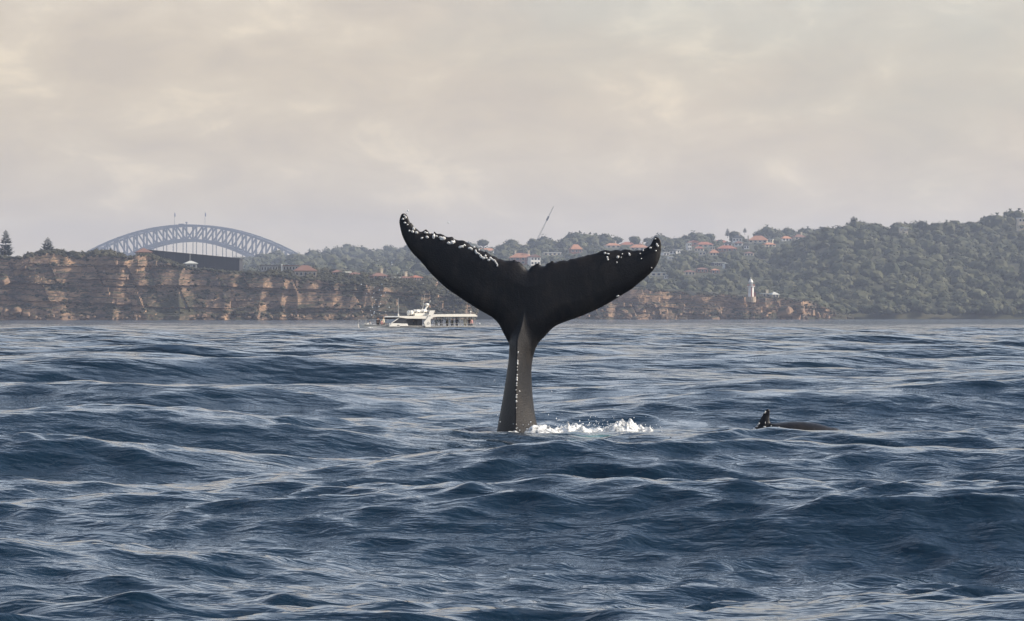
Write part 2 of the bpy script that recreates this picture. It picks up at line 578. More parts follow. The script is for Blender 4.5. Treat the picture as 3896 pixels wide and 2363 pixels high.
def whale_front(x, z, d):
    w = 0.34
    fl = 0.105 * np.sqrt(np.clip(1 - (1 - np.clip(d / w, 0, 1)) ** 2, 0, 1))
    fl = fl + 0.035 * np.exp(-((x - xpx(2005)) / 0.5) ** 2) * np.clip(d / 0.3, 0, 1)
    rx, lx, gx, dep = kint(z, _ridge), kint(z, _left), kint(z, _right), kint(z, _dep)
    s = np.where(x < rx, (x - lx) / (rx - lx + 1e-6), (gx - x) / (gx - rx + 1e-6))
    s = np.clip(s, 0, 1)
    g = 0.42 * np.sqrt(np.clip(1 - (1 - s) ** 2, 0, 1)) + 0.58 * s ** 1.25
    # a shallow hollow beside the keel
    g = g - 0.05 * np.sin(np.clip(s, 0, 1) * math.pi) * (x >= rx)
    pd = dep * g
    k = 0.05
    h = np.clip(0.5 + 0.5 * (pd - fl) / k, 0, 1)
    wz = np.clip((z - zpx(1420)) / (zpx(1270) - zpx(1420)), 0, 1)     # the fluke profile fades out down the stock
    wz = wz * wz * (3 - 2 * wz)
    fl2 = fl * wz
    h = np.clip(0.5 + 0.5 * (pd - fl2) / k, 0, 1)
    sm = fl2 * (1 - h) + pd * h + k * h * (1 - h) * np.clip(d / 0.08, 0, 1)
    return sm + 0.006 * fbm(x * 5, z * 1.6, seed=4) * np.clip(d / 0.1, 0, 1)


def whale_back(x, z, d):
    f = 0.085 * np.sqrt(np.clip(1 - (1 - np.clip(d / 0.34, 0, 1)) ** 2, 0, 1))
    dep = kint(z, _dep)
    w = np.maximum((kint(z, _right) - kint(z, _left)) / 2, 0.02)
    g = np.sqrt(np.clip(1 - (1 - np.clip(d / w, 0, 1)) ** 2, 0, 1))
    return np.maximum(f, dep * g)


def whale_mid(x, z):
    # blades bow gently away from the stock and the tips curl
    up = np.clip((z - zpx(1300)) / 1.5, 0, 2)
    xr = x - xpx(2005)
    return 0.10 * up ** 2 + 0.05 * xr ** 2 - 0.012 * np.abs(xr) ** 3.4


whale = empty('humpback_whale', (0, WD, 0))
tag(whale, 'black whale tail standing upright out of the sea, flukes spread wide', 'whale')
inflate('tail', outline, 0.0125, whale_front, whale_back, whale_mid, M_skin, whale, 0.0)


def lump(seed, squash=0.5, level=2, amp=0.3):
    V, F = ico(level)
    V = V * (1 + amp * fbm(V[:, 0] * 2.1 + seed, V[:, 1] * 2.1, V[:, 2] * 2.1, seed=seed, octv=3)[:, None] * 2)
    V[:, 1] *= squash
    return V, F


_glint_meshes = []
for s in range(5):
    V, F = lump(40 + s)
    o = mesh_np('glint_bump', V, F, M_glint, smooth=True)
    _glint_meshes.append(o.data); bpy.data.objects.remove(o)


def d_to_outline(x, z):
    d, q, i = poly_sd(np.array([[x, z]]), outline)
    return d[0], i[0]


def glint_bump(px, py, w, h, k):
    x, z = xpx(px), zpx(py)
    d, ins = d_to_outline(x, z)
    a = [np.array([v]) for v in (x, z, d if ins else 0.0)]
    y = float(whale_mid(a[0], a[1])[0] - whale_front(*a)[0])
    o = bpy.data.objects.new('glint_bump', _glint_meshes[k % 5])
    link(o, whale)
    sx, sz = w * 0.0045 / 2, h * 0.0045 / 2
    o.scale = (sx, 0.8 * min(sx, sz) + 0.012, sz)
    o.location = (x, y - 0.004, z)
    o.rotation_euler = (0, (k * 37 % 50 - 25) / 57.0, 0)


def c1(x, y): return 1480 + .348 * x, 780 + .348 * y
def c2(x, y): return 1980 + .3011 * x, 880 + .3011 * y


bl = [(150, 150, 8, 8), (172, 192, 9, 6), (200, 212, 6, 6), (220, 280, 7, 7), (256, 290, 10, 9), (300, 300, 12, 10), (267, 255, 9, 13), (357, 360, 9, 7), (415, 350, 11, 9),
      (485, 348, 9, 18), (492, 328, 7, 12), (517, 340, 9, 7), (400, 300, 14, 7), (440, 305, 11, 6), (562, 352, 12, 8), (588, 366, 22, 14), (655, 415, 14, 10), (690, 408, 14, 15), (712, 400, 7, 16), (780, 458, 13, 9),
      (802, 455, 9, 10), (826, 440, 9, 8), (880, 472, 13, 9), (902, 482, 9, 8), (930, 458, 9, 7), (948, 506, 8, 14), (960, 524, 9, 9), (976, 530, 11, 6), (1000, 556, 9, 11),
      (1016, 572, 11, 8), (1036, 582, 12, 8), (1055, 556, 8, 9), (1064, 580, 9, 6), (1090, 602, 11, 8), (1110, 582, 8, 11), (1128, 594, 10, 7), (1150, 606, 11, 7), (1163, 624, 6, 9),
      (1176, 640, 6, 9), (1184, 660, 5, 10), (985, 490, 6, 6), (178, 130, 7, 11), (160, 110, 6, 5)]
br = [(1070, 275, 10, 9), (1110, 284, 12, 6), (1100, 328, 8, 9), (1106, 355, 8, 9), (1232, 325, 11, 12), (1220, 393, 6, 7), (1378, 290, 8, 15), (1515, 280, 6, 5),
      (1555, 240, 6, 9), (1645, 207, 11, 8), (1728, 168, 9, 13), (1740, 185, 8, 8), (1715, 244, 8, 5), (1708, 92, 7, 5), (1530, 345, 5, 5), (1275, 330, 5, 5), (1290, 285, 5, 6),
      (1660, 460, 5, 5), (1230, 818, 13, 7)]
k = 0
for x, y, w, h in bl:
    glint_bump(*c1(x, y), w * 1.15, h * 1.1, k); k += 1
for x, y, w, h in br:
    glint_bump(*c2(x, y), w * 0.95, h * 0.95, k); k += 1
# wet glints modelled as white beads down the keel of the stock
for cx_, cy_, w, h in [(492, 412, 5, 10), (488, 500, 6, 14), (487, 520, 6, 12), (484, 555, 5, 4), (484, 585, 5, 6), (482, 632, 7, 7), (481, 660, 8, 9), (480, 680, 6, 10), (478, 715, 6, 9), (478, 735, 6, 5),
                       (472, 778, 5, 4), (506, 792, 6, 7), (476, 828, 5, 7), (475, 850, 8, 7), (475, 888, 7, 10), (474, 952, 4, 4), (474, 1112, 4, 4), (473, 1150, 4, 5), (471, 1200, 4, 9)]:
    glint_bump(1780 + .3883 * cx_, 1180 + .3883 * cy_, w, h, k); k += 1

# the second whale: a low back and a pointed fin
w2 = empty('humpback_whale', (0, WD + 0.2, 0.04))
tag(w2, 'dark whale back with short pointed fin just breaking the surface', 'whale')
o2 = [(2862, 1720), (2868, 1650), (2881, 1630), (2894, 1607), (2903, 1592), (2910, 1579), (2919, 1569), (2926, 1567), (2931, 1573), (2930, 1601), (2933, 1616), (2942, 1621), (2983, 1617), (3024, 1614), (3064, 1615),
      (3105, 1620), (3135, 1627), (3160, 1635), (3200, 1647), (3280, 1720)]
o2 = wpx(catmull(o2, 5))


def w2_front(x, z, d):
    fin = 0.055 * np.sqrt(np.clip(1 - (1 - np.clip(d / 0.12, 0, 1)) ** 2, 0, 1)) + 0.02 * np.clip(d / 0.1, 0, 1)
    bodyw = np.clip((x - xpx(2915)) / 0.2, 0, 1) * np.clip((zpx(1610) - z) / 0.02, 0, 1)
    body = 0.42 * np.sqrt(np.clip(1 - (1 - np.clip(d / 0.42, 0, 1)) ** 2, 0, 1))
    return np.maximum(fin, body * bodyw * bodyw * (3 - 2 * bodyw)) + 0.02 * fbm(x * 9, z * 9, seed=9, octv=3) * np.clip(d / 0.05, 0, 1)


inflate('back_and_fin', o2, 0.0125, w2_front, w2_front, lambda x, z: 0 * x, M_skin, w2, 0.0)
for cx_, cy_, w, h in [(455, 605, 13, 13), (500, 555, 9, 7), (524, 522, 6, 6), (543, 498, 7, 7), (662, 278, 7, 7), (650, 300, 6, 4), (770, 545, 7, 6), (752, 590, 7, 8), (645, 560, 11, 5), (658, 485, 3, 9), (905, 560, 4, 4)]:
    px, py = 2780 + .2029 * cx_, 1520 + .2029 * cy_
    x, z = xpx(px), zpx(py)
    d, q, ii = poly_sd(np.array([[x, z]]), o2)
    f = float(w2_front(np.array([x]), np.array([z]), d if ii[0] else d * 0)[0])
    o = bpy.data.objects.new('glint_bump', _glint_meshes[k % 5]); k += 1
    link(o, w2)
    o.scale = (w * .00225, 0.02, h * .00225); o.location = (x, -f - 0.004, z)


# churned water round the stock of the tail
def foam_patch(name, px0, px1, yc, depth, height, seed, label):
    x0, x1 = xpx(px0), xpx(px1)
    nx, ny = int((x1 - x0) / 0.014), int(depth / 0.02)
    X, Y = np.meshgrid(np.linspace(x0, x1, nx), np.linspace(yc - depth / 2, yc + depth / 2, ny), indexing='ij')
    u = (X - x0) / (x1 - x0); v = (Y - yc) / (depth / 2)
    _, _, z = sea_disp(X.ravel(), Y.ravel()); z = z.reshape(X.shape)
    env = np.clip(np.sin(np.clip(u, 0, 1) * math.pi), 0, 1) ** 0.6 * np.clip(1 - v ** 2, 0, 1) ** 0.8
    big = vnoise(X * 2.1, Y * 0.9, seed=seed) ** 1.5 * 1.5
    rid = (1 - np.abs(2 * vnoise(X * 7, Y * 5, seed=seed + 1) - 1)) ** 2
    det = vnoise(X * 17, Y * 14, seed=seed + 2) + 0.6 * vnoise(X * 38, Y * 30, seed=seed + 3)
    hole = np.clip(vnoise(X * 5.5, Y * 4, seed=seed + 8) * 1.5 - 0.62, 0, 1)
    hgt = height * env * (0.25 + big * (0.55 + 0.7 * rid)) * (0.55 + 0.45 * det) + 0.005 - 0.16 * hole - 0.05 * (1 - env)
    V = np.stack([X.ravel(), Y.ravel(), (z + hgt).ravel()], 1)
    i, j = np.meshgrid(np.arange(nx - 1), np.arange(ny - 1), indexing='ij')
    F = np.stack([i * ny + j, (i + 1) * ny + j, (i + 1) * ny + j + 1, i * ny + j + 1], -1).reshape(-1, 4)
    o = mesh_np(name, V, F, M_foam, smooth=True)
    tag(o, label, 'foam', kind='stuff')


foam_patch('sea_foam', 2050, 2490, 71.55, 1.1, 0.17, 3, 'white churned foam beside the upright whale tail, the long patch')
foam_patch('sea_foam', 1880, 2140, 71.0, 1.1, 0.06, 29, 'thin lacy foam washing round the foot of the whale tail')
foam_patch('sea_foam', 1728, 1822, 71.8, 0.6, 0.16, 17, 'small tuft of white foam beside the upright whale tail')

def spray():
    rg = np.random.default_rng(9)
    V, F = ico(1); VV, FF, b = [], [], 0
    for i in range(260):
        px = rg.normal(2240, 130); h = abs(rg.normal(0, 0.10))
        r = rg.uniform(.004, .011)
        VV.append(V * r * np.array([1, 1, rg.uniform(.8, 1.6)]) + np.array([xpx(px), 71.5 + rg.uniform(-.5, .5), 0.02 + h])); FF.append(F + b); b += len(V)
    tag(mesh_np('splash_spray', np.concatenate(VV), np.concatenate(FF), M_drop, smooth=True), 'fine white spray above the churned foam', 'spray', kind='stuff')


spray()
# drops flung off the tail
V, F = ico(1)
o = mesh_np('water_droplet', V, F, M_drop, smooth=True); drop_me = o.data; bpy.data.objects.remove(o)
rng = random.Random(5)


def droplet(px, py, r, label, group, dy=0.0):
    o = bpy.data.objects.new('water_droplet', drop_me)
    o.scale = (r * .0045, r * .0045, r * .0045 * rng.uniform(0.9, 1.5))
    o.location = (xpx(px), WD + dy, zpx(py))
    link(o)
    tag(o, label, 'droplet', group)


def c3(x, y): return 1000 + .2476 * x, 880 + .2476 * y
for x, y in [(1825, 815), (1785, 905), (1885, 945), (1810, 985), (1690, 1018), (1745, 1052), (1803, 1115), (1703, 1132), (1690, 1170), (1787, 1158), (1707, 1240), (1705, 1262), (1880, 1240), (1662, 1290),
             (1800, 1268), (1600, 960), (1645, 950), (1698, 955), (1655, 1220), (1705, 860), (1975, 475), (1985, 510), (2020, 430), (1945, 1170), (1505, 815), (2070, 645), (1890, 700)]:
    droplet(*c3(x, y), rng.uniform(1.5, 2.6), 'tiny white water droplet falling over the boat bow', 'droplets falling over the boat bow', rng.uniform(-.3, .3))
for x, y, r in [(648, 190, 3.6), (190, 84, 3), (208, 62, 3.4), (785, 238, 1.6), (756, 296, 1.6), (375, 858, 2), (1050, 460, 2.6), (1142, 520, 2.4)]:
    droplet(*c1(x, y), r, 'white water droplet flung up near the tail flukes', 'droplets flung up near the flukes', rng.uniform(-.2, .2))
for x, y, r in [(112, 137, 4.2), (264, 692, 4.6), (44, 428, 2.6), (820, 795, 2), (866, 1065, 3), (810, 1156, 3), (150, 845, 2.4)]:
    droplet(1780 + .3883 * x, 1180 + .3883 * y, r, 'white water droplet falling beside the whale tail stock', 'droplets beside the tail stock', rng.uniform(-.2, .2))


# ------------------------------------------------------------------ land
def rock_mat(name, c_tan, c_dark, c_green, sc_=0.12):
    m = bpy.data.materials.new(name)
    m.use_nodes = True
    nt = m.node_tree; L = nt.links.new
    b = nt.nodes['Principled BSDF']
    b.inputs['Roughness'].default_value = 0.9
    b.inputs['Specular IOR Level'].default_value = 0.2
    tc = N(nt, 'ShaderNodeTexCoord')
    mp = N(nt, 'ShaderNodeMapping'); mp.inputs['Scale'].default_value = (1, 1, 2.4)
    L(tc.outputs['Object'], mp.inputs['Vector'])
    n = N(nt, 'ShaderNodeTexNoise', inp={'Scale': sc_, 'Detail': 8.0, 'Roughness': 0.65, 'Distortion': 0.6})
    L(mp.outputs[0], n.inputs['Vector'])
    r = ramp(nt, [(0.34, c_dark), (0.53, tuple(0.55 * a + 0.45 * d for a, d in zip(c_tan, c_dark))), (0.66, c_tan), (0.80, (c_tan[0] * 1.25, c_tan[1] * 1.0, c_tan[2] * 0.85))])  # dark grey weathering through to tan sandstone, by noise
    L(n.outputs['Fac'], r.inputs[0])
    g = N(nt, 'ShaderNodeNewGeometry')
    sp = N(nt, 'ShaderNodeSeparateXYZ'); L(g.outputs['True Normal'], sp.inputs[0])
    n3 = N(nt, 'ShaderNodeTexNoise', inp={'Scale': 0.05, 'Detail': 4.0}); L(tc.outputs['Object'], n3.inputs['Vector'])
    ad = N(nt, 'ShaderNodeMath', operation='ADD'); L(sp.outputs['Z'], ad.inputs[0]); L(n3.outputs['Fac'], ad.inputs[1])
    mr = N(nt, 'ShaderNodeMapRange', inp={'From Min': 0.95, 'From Max': 1.15}); L(ad.outputs[0], mr.inputs['Value'])
    mx = N(nt, 'ShaderNodeMixRGB'); L(mr.outputs[0], mx.inputs['Fac']); L(r.outputs[0], mx.inputs['Color1'])
    mx.inputs['Color2'].default_value = (*c_green, 1)
    L(mx.outputs[0], b.inputs['Base Color'])
    n4 = N(nt, 'ShaderNodeTexNoise', inp={'Scale': 0.9, 'Detail': 4.0}); L(mp.outputs[0], n4.inputs['Vector'])
    bp = N(nt, 'ShaderNodeBump', inp={'Strength': 0.8, 'Distance': 0.5}); L(n4.outputs['Fac'], bp.inputs['Height'])
    L(bp.outputs[0], b.inputs['Normal'])
    return m


M_sand = rock_mat('sandstone', (0.46, 0.29, 0.175), (0.070, 0.058, 0.056), (0.060, 0.057, 0.036))
M_soil = mat('hill_soil', (0.045, 0.05, 0.025), 0.95, noise=(0.03, (0.08, 0.075, 0.045), 0.4, 0.7), spec=0.1)


def leaf_mat(name, a, b_, sc_=0.06):
    return mat(name, a, 0.85, noise=(sc_, b_, 0.38, 0.66), spec=0.15)


M_leaf = leaf_mat('eucalypt_foliage', (0.052, 0.060, 0.034), (0.115, 0.115, 0.068))
M_heath = leaf_mat('heath_foliage', (0.036, 0.037, 0.024), (0.078, 0.072, 0.042), 0.15)
M_pine = leaf_mat('pine_foliage', (0.022, 0.034, 0.018), (0.04, 0.05, 0.026), 0.4)
M_bark = mat('bark', (0.11, 0.085, 0.065), 0.9)
M_steel = mat('bridge_steel', (0.045, 0.052, 0.06), 0.6, noise=(0.02, (0.065, 0.075, 0.085), 0.4, 0.6))


def interp_px(prof, D):
    """skyline given in photo pixels -> height over world x at distance D"""
    p = np.array(prof, float)
    X = (p[:, 0] - CX) / FPX * D
    Z = EYE_H + (EYE_Y - p[:, 1]) / FPX * D
    return lambda x: np.interp(x, X, Z)


def cellcols(x, layer, seed, w0, w1):
    """per layer, a run of joint blocks of uneven width: random value per block"""
    w = w0 + (w1 - w0) * _h(layer, layer * 0 + 3, layer * 0 + seed)
    xx = x / w + 37.0 * _h(layer, layer * 0 + 9, layer * 0 + seed)
    xx = xx + 0.55 * (vnoise(xx * 0.7, layer * 1.7, seed=seed) - 0.5)
    c = np.floor(xx)
    return _h(c, layer, layer * 0 + seed + 1)


CLIFFS = {}
CAPZ = {}


def cliff(name, D, prof, x0px, x1px, seed, nz=70, dx=0.5, batter=0.25, back=260, rise=0.03, talus=0.3, amp=1.0):
    top = interp_px(prof, D)
    x0, x1 = (x0px - CX) / FPX * D, (x1px - CX) / FPX * D
    nx = int((x1 - x0) / dx)
    xs = np.linspace(x0, x1, nx)
    H = top(xs) + 1.3 * fbm(xs / 9.0, xs * 0, seed=seed, octv=4) + 1.2 * (cellcols(xs, np.zeros_like(xs), seed + 3, 5, 9) - 0.5)
    H = np.maximum(H, 0.4)
    Hm = H.max()
    T = np.linspace(0, 1, nz)
    X, TT = np.meshgrid(xs, T, indexing='ij')
    Z = -1.5 + TT * (H[:, None] + 1.5)
    # bedding planes, slightly dipping
    zb = Z + 0.03 * X + 5.0 * fbm(X / 38, Z / 22, seed=seed + 2, octv=4)
    th = 2.6
    lay = np.floor(zb / th + 0.5 * vnoise(X / 60.0, zb / 9, seed=seed + 4))
    buttress = 16.0 * amp * (fbm(X / 42.0, Z / 60.0, seed=seed + 5, octv=3)) + 8.0 * amp * (np.abs(fbm(X / 15.0, Z / 70.0, seed=seed + 6, octv=3)) * 2)
    bare = np.clip(vnoise(X / 24.0, Z / 8.0, seed=seed + 40) * 2.8 - 1.45, 0, 1)          # where blocks have fallen away and clean joints show
    joint = amp * bare * (3.6 * (cellcols(X, lay, seed + 7, 4, 11) - 0.5)) + amp * (0.2 + 0.8 * bare) * (cellcols(X, np.floor(zb / 1.1), seed + 8, 1.6, 4) - 0.5)
    big = 2.6 * amp * (cellcols(X + 0.5 * Z, np.floor(zb / 9.0), seed + 9, 14, 34) - 0.5)
    gul = 12 * amp * np.clip(0.30 - np.abs(fbm(X / 33.0 + Z / 90.0, Z / 80.0, seed=seed + 61, octv=3)) * 1.6, 0, 1) * (0.4 + 0.6 * TT)
    ledge = 1.5 * _h(lay, lay * 0 + 1, lay * 0 + seed) + batter * Z
    tal = -talus * 14 * np.clip(0.40 + 0.45 * fbm(X / 25, X * 0, seed=seed + 12, octv=2) * 2 - TT, 0, 1) ** 1.0
    tal = tal - 22 * amp * talus * np.clip(vnoise(X / 46.0, X * 0, seed=seed + 45) - 0.52, 0, 1) * 2 * (1 - TT)
    Yd = D + buttress + joint + big + gul + ledge + tal + 0.5 * fbm(X / 1.7, Z / 1.2, seed=seed + 13, octv=3)
    # cap: rows running back from the brow
    nb = 26
    bt = np.linspace(0, 1, nb + 1)[1:] ** 1.6
    Xc = np.repeat(xs[:, None], nb, 1)
    Yc = Yd[:, -1:] + bt[None, :] * back
    rz_ = rise * np.clip((xs - (880 - CX) / FPX * D) / 15.0, 0.06, 1)
    Zc = H[:, None] + rz_[:, None] * bt[None, :] * back + (0.8 * fbm(Xc / 12, Yc / 12, seed=seed + 20, octv=3)) - 0.3
    XX = np.concatenate([X, Xc], 1); YY = np.concatenate([Yd, Yc], 1); ZZ = np.concatenate([Z, Zc], 1)
    n2 = XX.shape[1]
    V = np.stack([XX.ravel(), YY.ravel(), ZZ.ravel()], 1)
    i, j = np.meshgrid(np.arange(nx - 1), np.arange(n2 - 1), indexing='ij')
    F = np.stack([i * n2 + j, (i + 1) * n2 + j, (i + 1) * n2 + j + 1, i * n2 + j + 1], -1).reshape(-1, 4)
    o = mesh_np(name, V, F, M_sand, smooth=False)
    tag(o, kind='structure')
    CLIFFS[seed] = (xs, XX, YY, ZZ, nz, H, D)
    CAPZ[seed] = lambda x, y: float(np.interp(x, xs, H) + np.interp(x, xs, rz_) * (y - np.interp(x, xs, Yd[:, -1])) - 0.3)
    return o


PROF_L = [(-700, 940), (-200, 955), (0, 985), (70, 985), (150, 968), (217, 968), (278, 985), (300, 975), (360, 965), (430, 975), (470, 982), (540, 975), (620, 1000), (700, 1022), (780, 1030),
          (880, 1036), (1000, 1045), (1130, 1056), (1270, 1072), (1400, 1082), (1560, 1095), (1700, 1125), (1775, 1140), (1800, 1190), (1812, 1205)]
PROF_R = [(1880, 1140), (2000, 1125), (2200, 1112), (2350, 1106), (2450, 1103), (2600, 1106), (2640, 1122), (2660, 1112), (2720, 1120), (2800, 1126), (2880, 1130), (2950, 1134), (3010, 1140),
          (3090, 1150), (3140, 1168), (3190, 1190), (3235, 1206), (3250, 1208)]
cl = cliff('sandstone_cliff', 1800.0, PROF_L, -600, 1812, 5, talus=0.5, amp=1.0, batter=0.22)
cr_ = cliff('sandstone_cliff', 2080.0, PROF_R, 1880, 3250, 31, nz=46, talus=0.5, amp=0.8, batter=0.15, back=120, rise=0.02)

# hills: rounded slopes behind the cliffs
HILLS = {}


def hill(name, Df, Dr, prof, x0px, x1px, seed, tree_h, step=12.0, base=3.0, shape=1.0):
    top = interp_px(prof, Dr)
    x0, x1 = (x0px - CX) / FPX * Dr, (x1px - CX) / FPX * Dr
    xs = np.arange(x0, x1, step); ys = np.arange(Df, Dr + 500, step * 1.5)

    def z(x, y):
        x = np.asarray(x, float); y = np.asarray(y, float)
        s = np.clip((y - Df) / (Dr - Df), 0, 1)
        prof_s = (s ** shape)
        h = top(x) - tree_h
        gully = 1 + 0.30 * fbm(x / 70.0, y / 260.0, seed=seed, octv=3) * 4 * s * (1 - s)
        zz = base + (h - base) * prof_s * gully
        zz = np.where(y > Dr, h - (y - Dr) * 0.10, zz)
        return zz + 1.5 * fbm(x / 28.0, y / 40.0, seed=seed + 1, octv=3) * s
    X, Y = np.meshgrid(xs, ys, indexing='ij')
    Z = z(X, Y)
    Z[:, 0] = -3
    V = np.stack([X.ravel(), Y.ravel(), Z.ravel()], 1)
    nx, ny = X.shape
    i, j = np.meshgrid(np.arange(nx - 1), np.arange(ny - 1), indexing='ij')
    F = np.stack([i * ny + j, (i + 1) * ny + j, (i + 1) * ny + j + 1, i * ny + j + 1], -1).reshape(-1, 4)
    tag(mesh_np(name, V, F, M_soil, smooth=True), kind='structure')
    HILLS[seed] = dict(z=z, Df=Df, Dr=Dr, x0=x0, x1=x1, top=top, th=tree_h)


SK_R = [(2200, 1160), (2400, 1120), (2600, 1090), (2760, 1078), (2860, 1040), (2950, 975), (3040, 915), (3120, 868), (3136, 862), (3177, 871), (3228, 864), (3325, 850), (3380, 857), (3414, 847), (3472, 859), (3510, 840),
        (3575, 850), (3634, 839), (3737, 838), (3781, 832), (3805, 820), (3833, 806), (3874, 806), (3960, 800), (4400, 780), (5200, 800)]
SK_T = [(1500, 960), (1700, 935), (1815, 918), (1860, 912), (1870, 926), (1912, 925), (1922, 912), (1974, 910), (1997, 921), (2026, 910), (2058, 914), (2123, 917), (2182, 890), (2214, 890), (2230, 902),
        (2302, 889), (2321, 899), (2416, 899), (2464, 902), (2535, 899), (2592, 903), (2609, 895), (2672, 896), (2700, 889), (2757, 890), (2791, 878), (2819, 883), (2947, 871), (3001, 867), (3032, 875),
        (3061, 872), (3095, 878), (3200, 870), (3500, 880), (3900, 900)]
SK_M = [(-900, 1010), (0, 1010), (500, 1000), (900, 985), (1000, 965), (1100, 958), (1158, 968), (1171, 962), (1193, 968), (1215, 961), (1260, 959), (1292, 941), (1322, 932), (1347, 942), (1384, 940), (1391, 947), (1441, 948), (1475, 936),
        (1498, 944), (1545, 941), (1620, 925), (1800, 930), (2100, 960), (2400, 980)]
hill('hill', 2170.0, 2800.0, SK_R, 2150, 4900, 201, 6.0, shape=0.9)
hill('hill', 2250.0, 3500.0, SK_T, 1550, 3700, 202, 7.0, shape=0.8)
hill('hill', 2150.0, 4300.0, SK_M, -800, 2300, 203, 8.0, step=16.0, shape=0.85)


# ---- foliage prototypes (arrays), all about one unit high/wide
def crown_proto(seed, leaves=110, flat=0.75, lev=2):
    rg = np.random.default_rng(seed)
    V, F = ico(lev)
    n = fbm(V[:, 0] * 1.7 + seed, V[:, 1] * 1.7, V[:, 2] * 1.7, seed=seed, octv=3)
    core = V * (0.80 + 1.1 * n)[:, None]
    lv, lf = [], []
    b = len(core)
    for k_ in range(leaves):
        d = rg.normal(0, 1, 3); d[2] = d[2] * 0.9 + 0.25; d /= np.linalg.norm(d)
        rad = 0.80 + 1.1 * float(fbm(np.array([d[0] * 1.7 + seed]), np.array([d[1] * 1.7]), np.array([d[2] * 1.7]), seed=seed, octv=3)[0])
        c = d * (rad + rg.uniform(-0.08, 0.16))
        t = rg.normal(0, 1, 3); t -= d * t.dot(d) * rg.uniform(0.2, 0.9); t /= np.linalg.norm(t)
        u = np.cross(d, t); u /= np.linalg.norm(u) + 1e-9
        s = rg.uniform(0.10, 0.24)
        lv += [c + t * s, c - t * s * 0.6 + u * s * 0.8, c - t * s * 0.6 - u * s * 0.8]
        lf.append([b, b + 1, b + 2]); b += 3
    Vv = np.concatenate([core, np.array(lv)]); Ff = np.concatenate([F, np.array(lf)])
    Vv[:, 2] *= flat
    return Vv, Ff


CROWNS = [crown_proto(300 + i, 80, 0.7 + 0.08 * i) for i in range(5)]
SHRUBS = [crown_proto(340 + i, 40, 0.65, 1) for i in range(3)]


def scatter(name, pts, sizes, protos, m, label, cat, seed):
    """many plants as one foliage mass"""
    rg = np.random.default_rng(seed)
    VV, FF, b = [], [], 0
    for p, s in zip(pts, sizes):
        V, F = protos[rg.integers(len(protos))]
        a = rg.uniform(0, 6.283); ca, sa = math.cos(a), math.sin(a)
        q = V * np.array([s * rg.uniform(.85, 1.2), s * rg.uniform(.85, 1.2), s * rg.uniform(.8, 1.15)])
        q = np.stack([q[:, 0] * ca - q[:, 1] * sa, q[:, 0] * sa + q[:, 1] * ca, q[:, 2]], 1) + p
        VV.append(q); FF.append(F + b); b += len(V)
    o = mesh_np(name, np.concatenate(VV), np.concatenate(FF), m, smooth=False)
    tag(o, label, cat, kind='stuff')
    return o


def hill_pts(h, n, seed, y0=0.0, y1=1.03, pxlim=(0, 3896), clear=(), smul=1.0):
    rg = np.random.default_rng(seed)
    H = HILLS[h]
    P_, S_ = [], []
    while len(P_) < n:
        y = H['Df'] + (H['Dr'] - H['Df']) * rg.uniform(y0, y1)
        pa = rg.uniform(pxlim[0] - 150, pxlim[1] + 150)
        x = (pa - CX) / FPX * y
        if not H['x0'] < x < H['x1']: continue
        z = float(H['z'](x, y))
        py = EYE_Y - (z + H['th'] * 0.5 - EYE_H) / y * FPX
        if any(a < pa < b and c < py < d and rg.random() < w for a, b, c, d, w in clear): continue
        s = H['th'] * smul * rg.choice([0.3, 0.45, 0.6, 0.8, 1.05], p=[.2, .3, .27, .17, .06])
        if h == 202:
            ty, rp = EYE_Y - (z + 1.2 * s - EYE_H) / y * FPX, s * 0.7 / y * FPX
            if any(abs(pa - a[0]) < a[2] / 2 + rp and ty < a[1] - 2 and y < hy + 8 and EYE_Y - (z - EYE_H) / y * FPX > a[1] - a[3] - a[4] for a, hy in HOUSE_Y): continue
        P_.append((x, y, z)); S_.append(s)
    P_ = np.array(P_); S_ = np.array(S_)
    P_[:, 2] += S_ * 0.45
    return P_, S_


def on_hill(hk, px, py):
    """where the line of sight through (px, py) meets the slope"""
    H = HILLS[hk]
    ys = np.linspace(H['Df'] + 20, H['Dr'] + 30, 900)
    xs_ = (px - CX) / FPX * ys
    zz = EYE_H + (EYE_Y - py) / FPX * ys
    g = H['z'](xs_, ys)
    hit = np.nonzero(g >= zz)[0]
    k_ = hit[0] if len(hit) else len(ys) - 1
    return float(xs_[k_]), float(ys[k_]), float(g[k_])


G_H = 'houses on the suburban hillside'
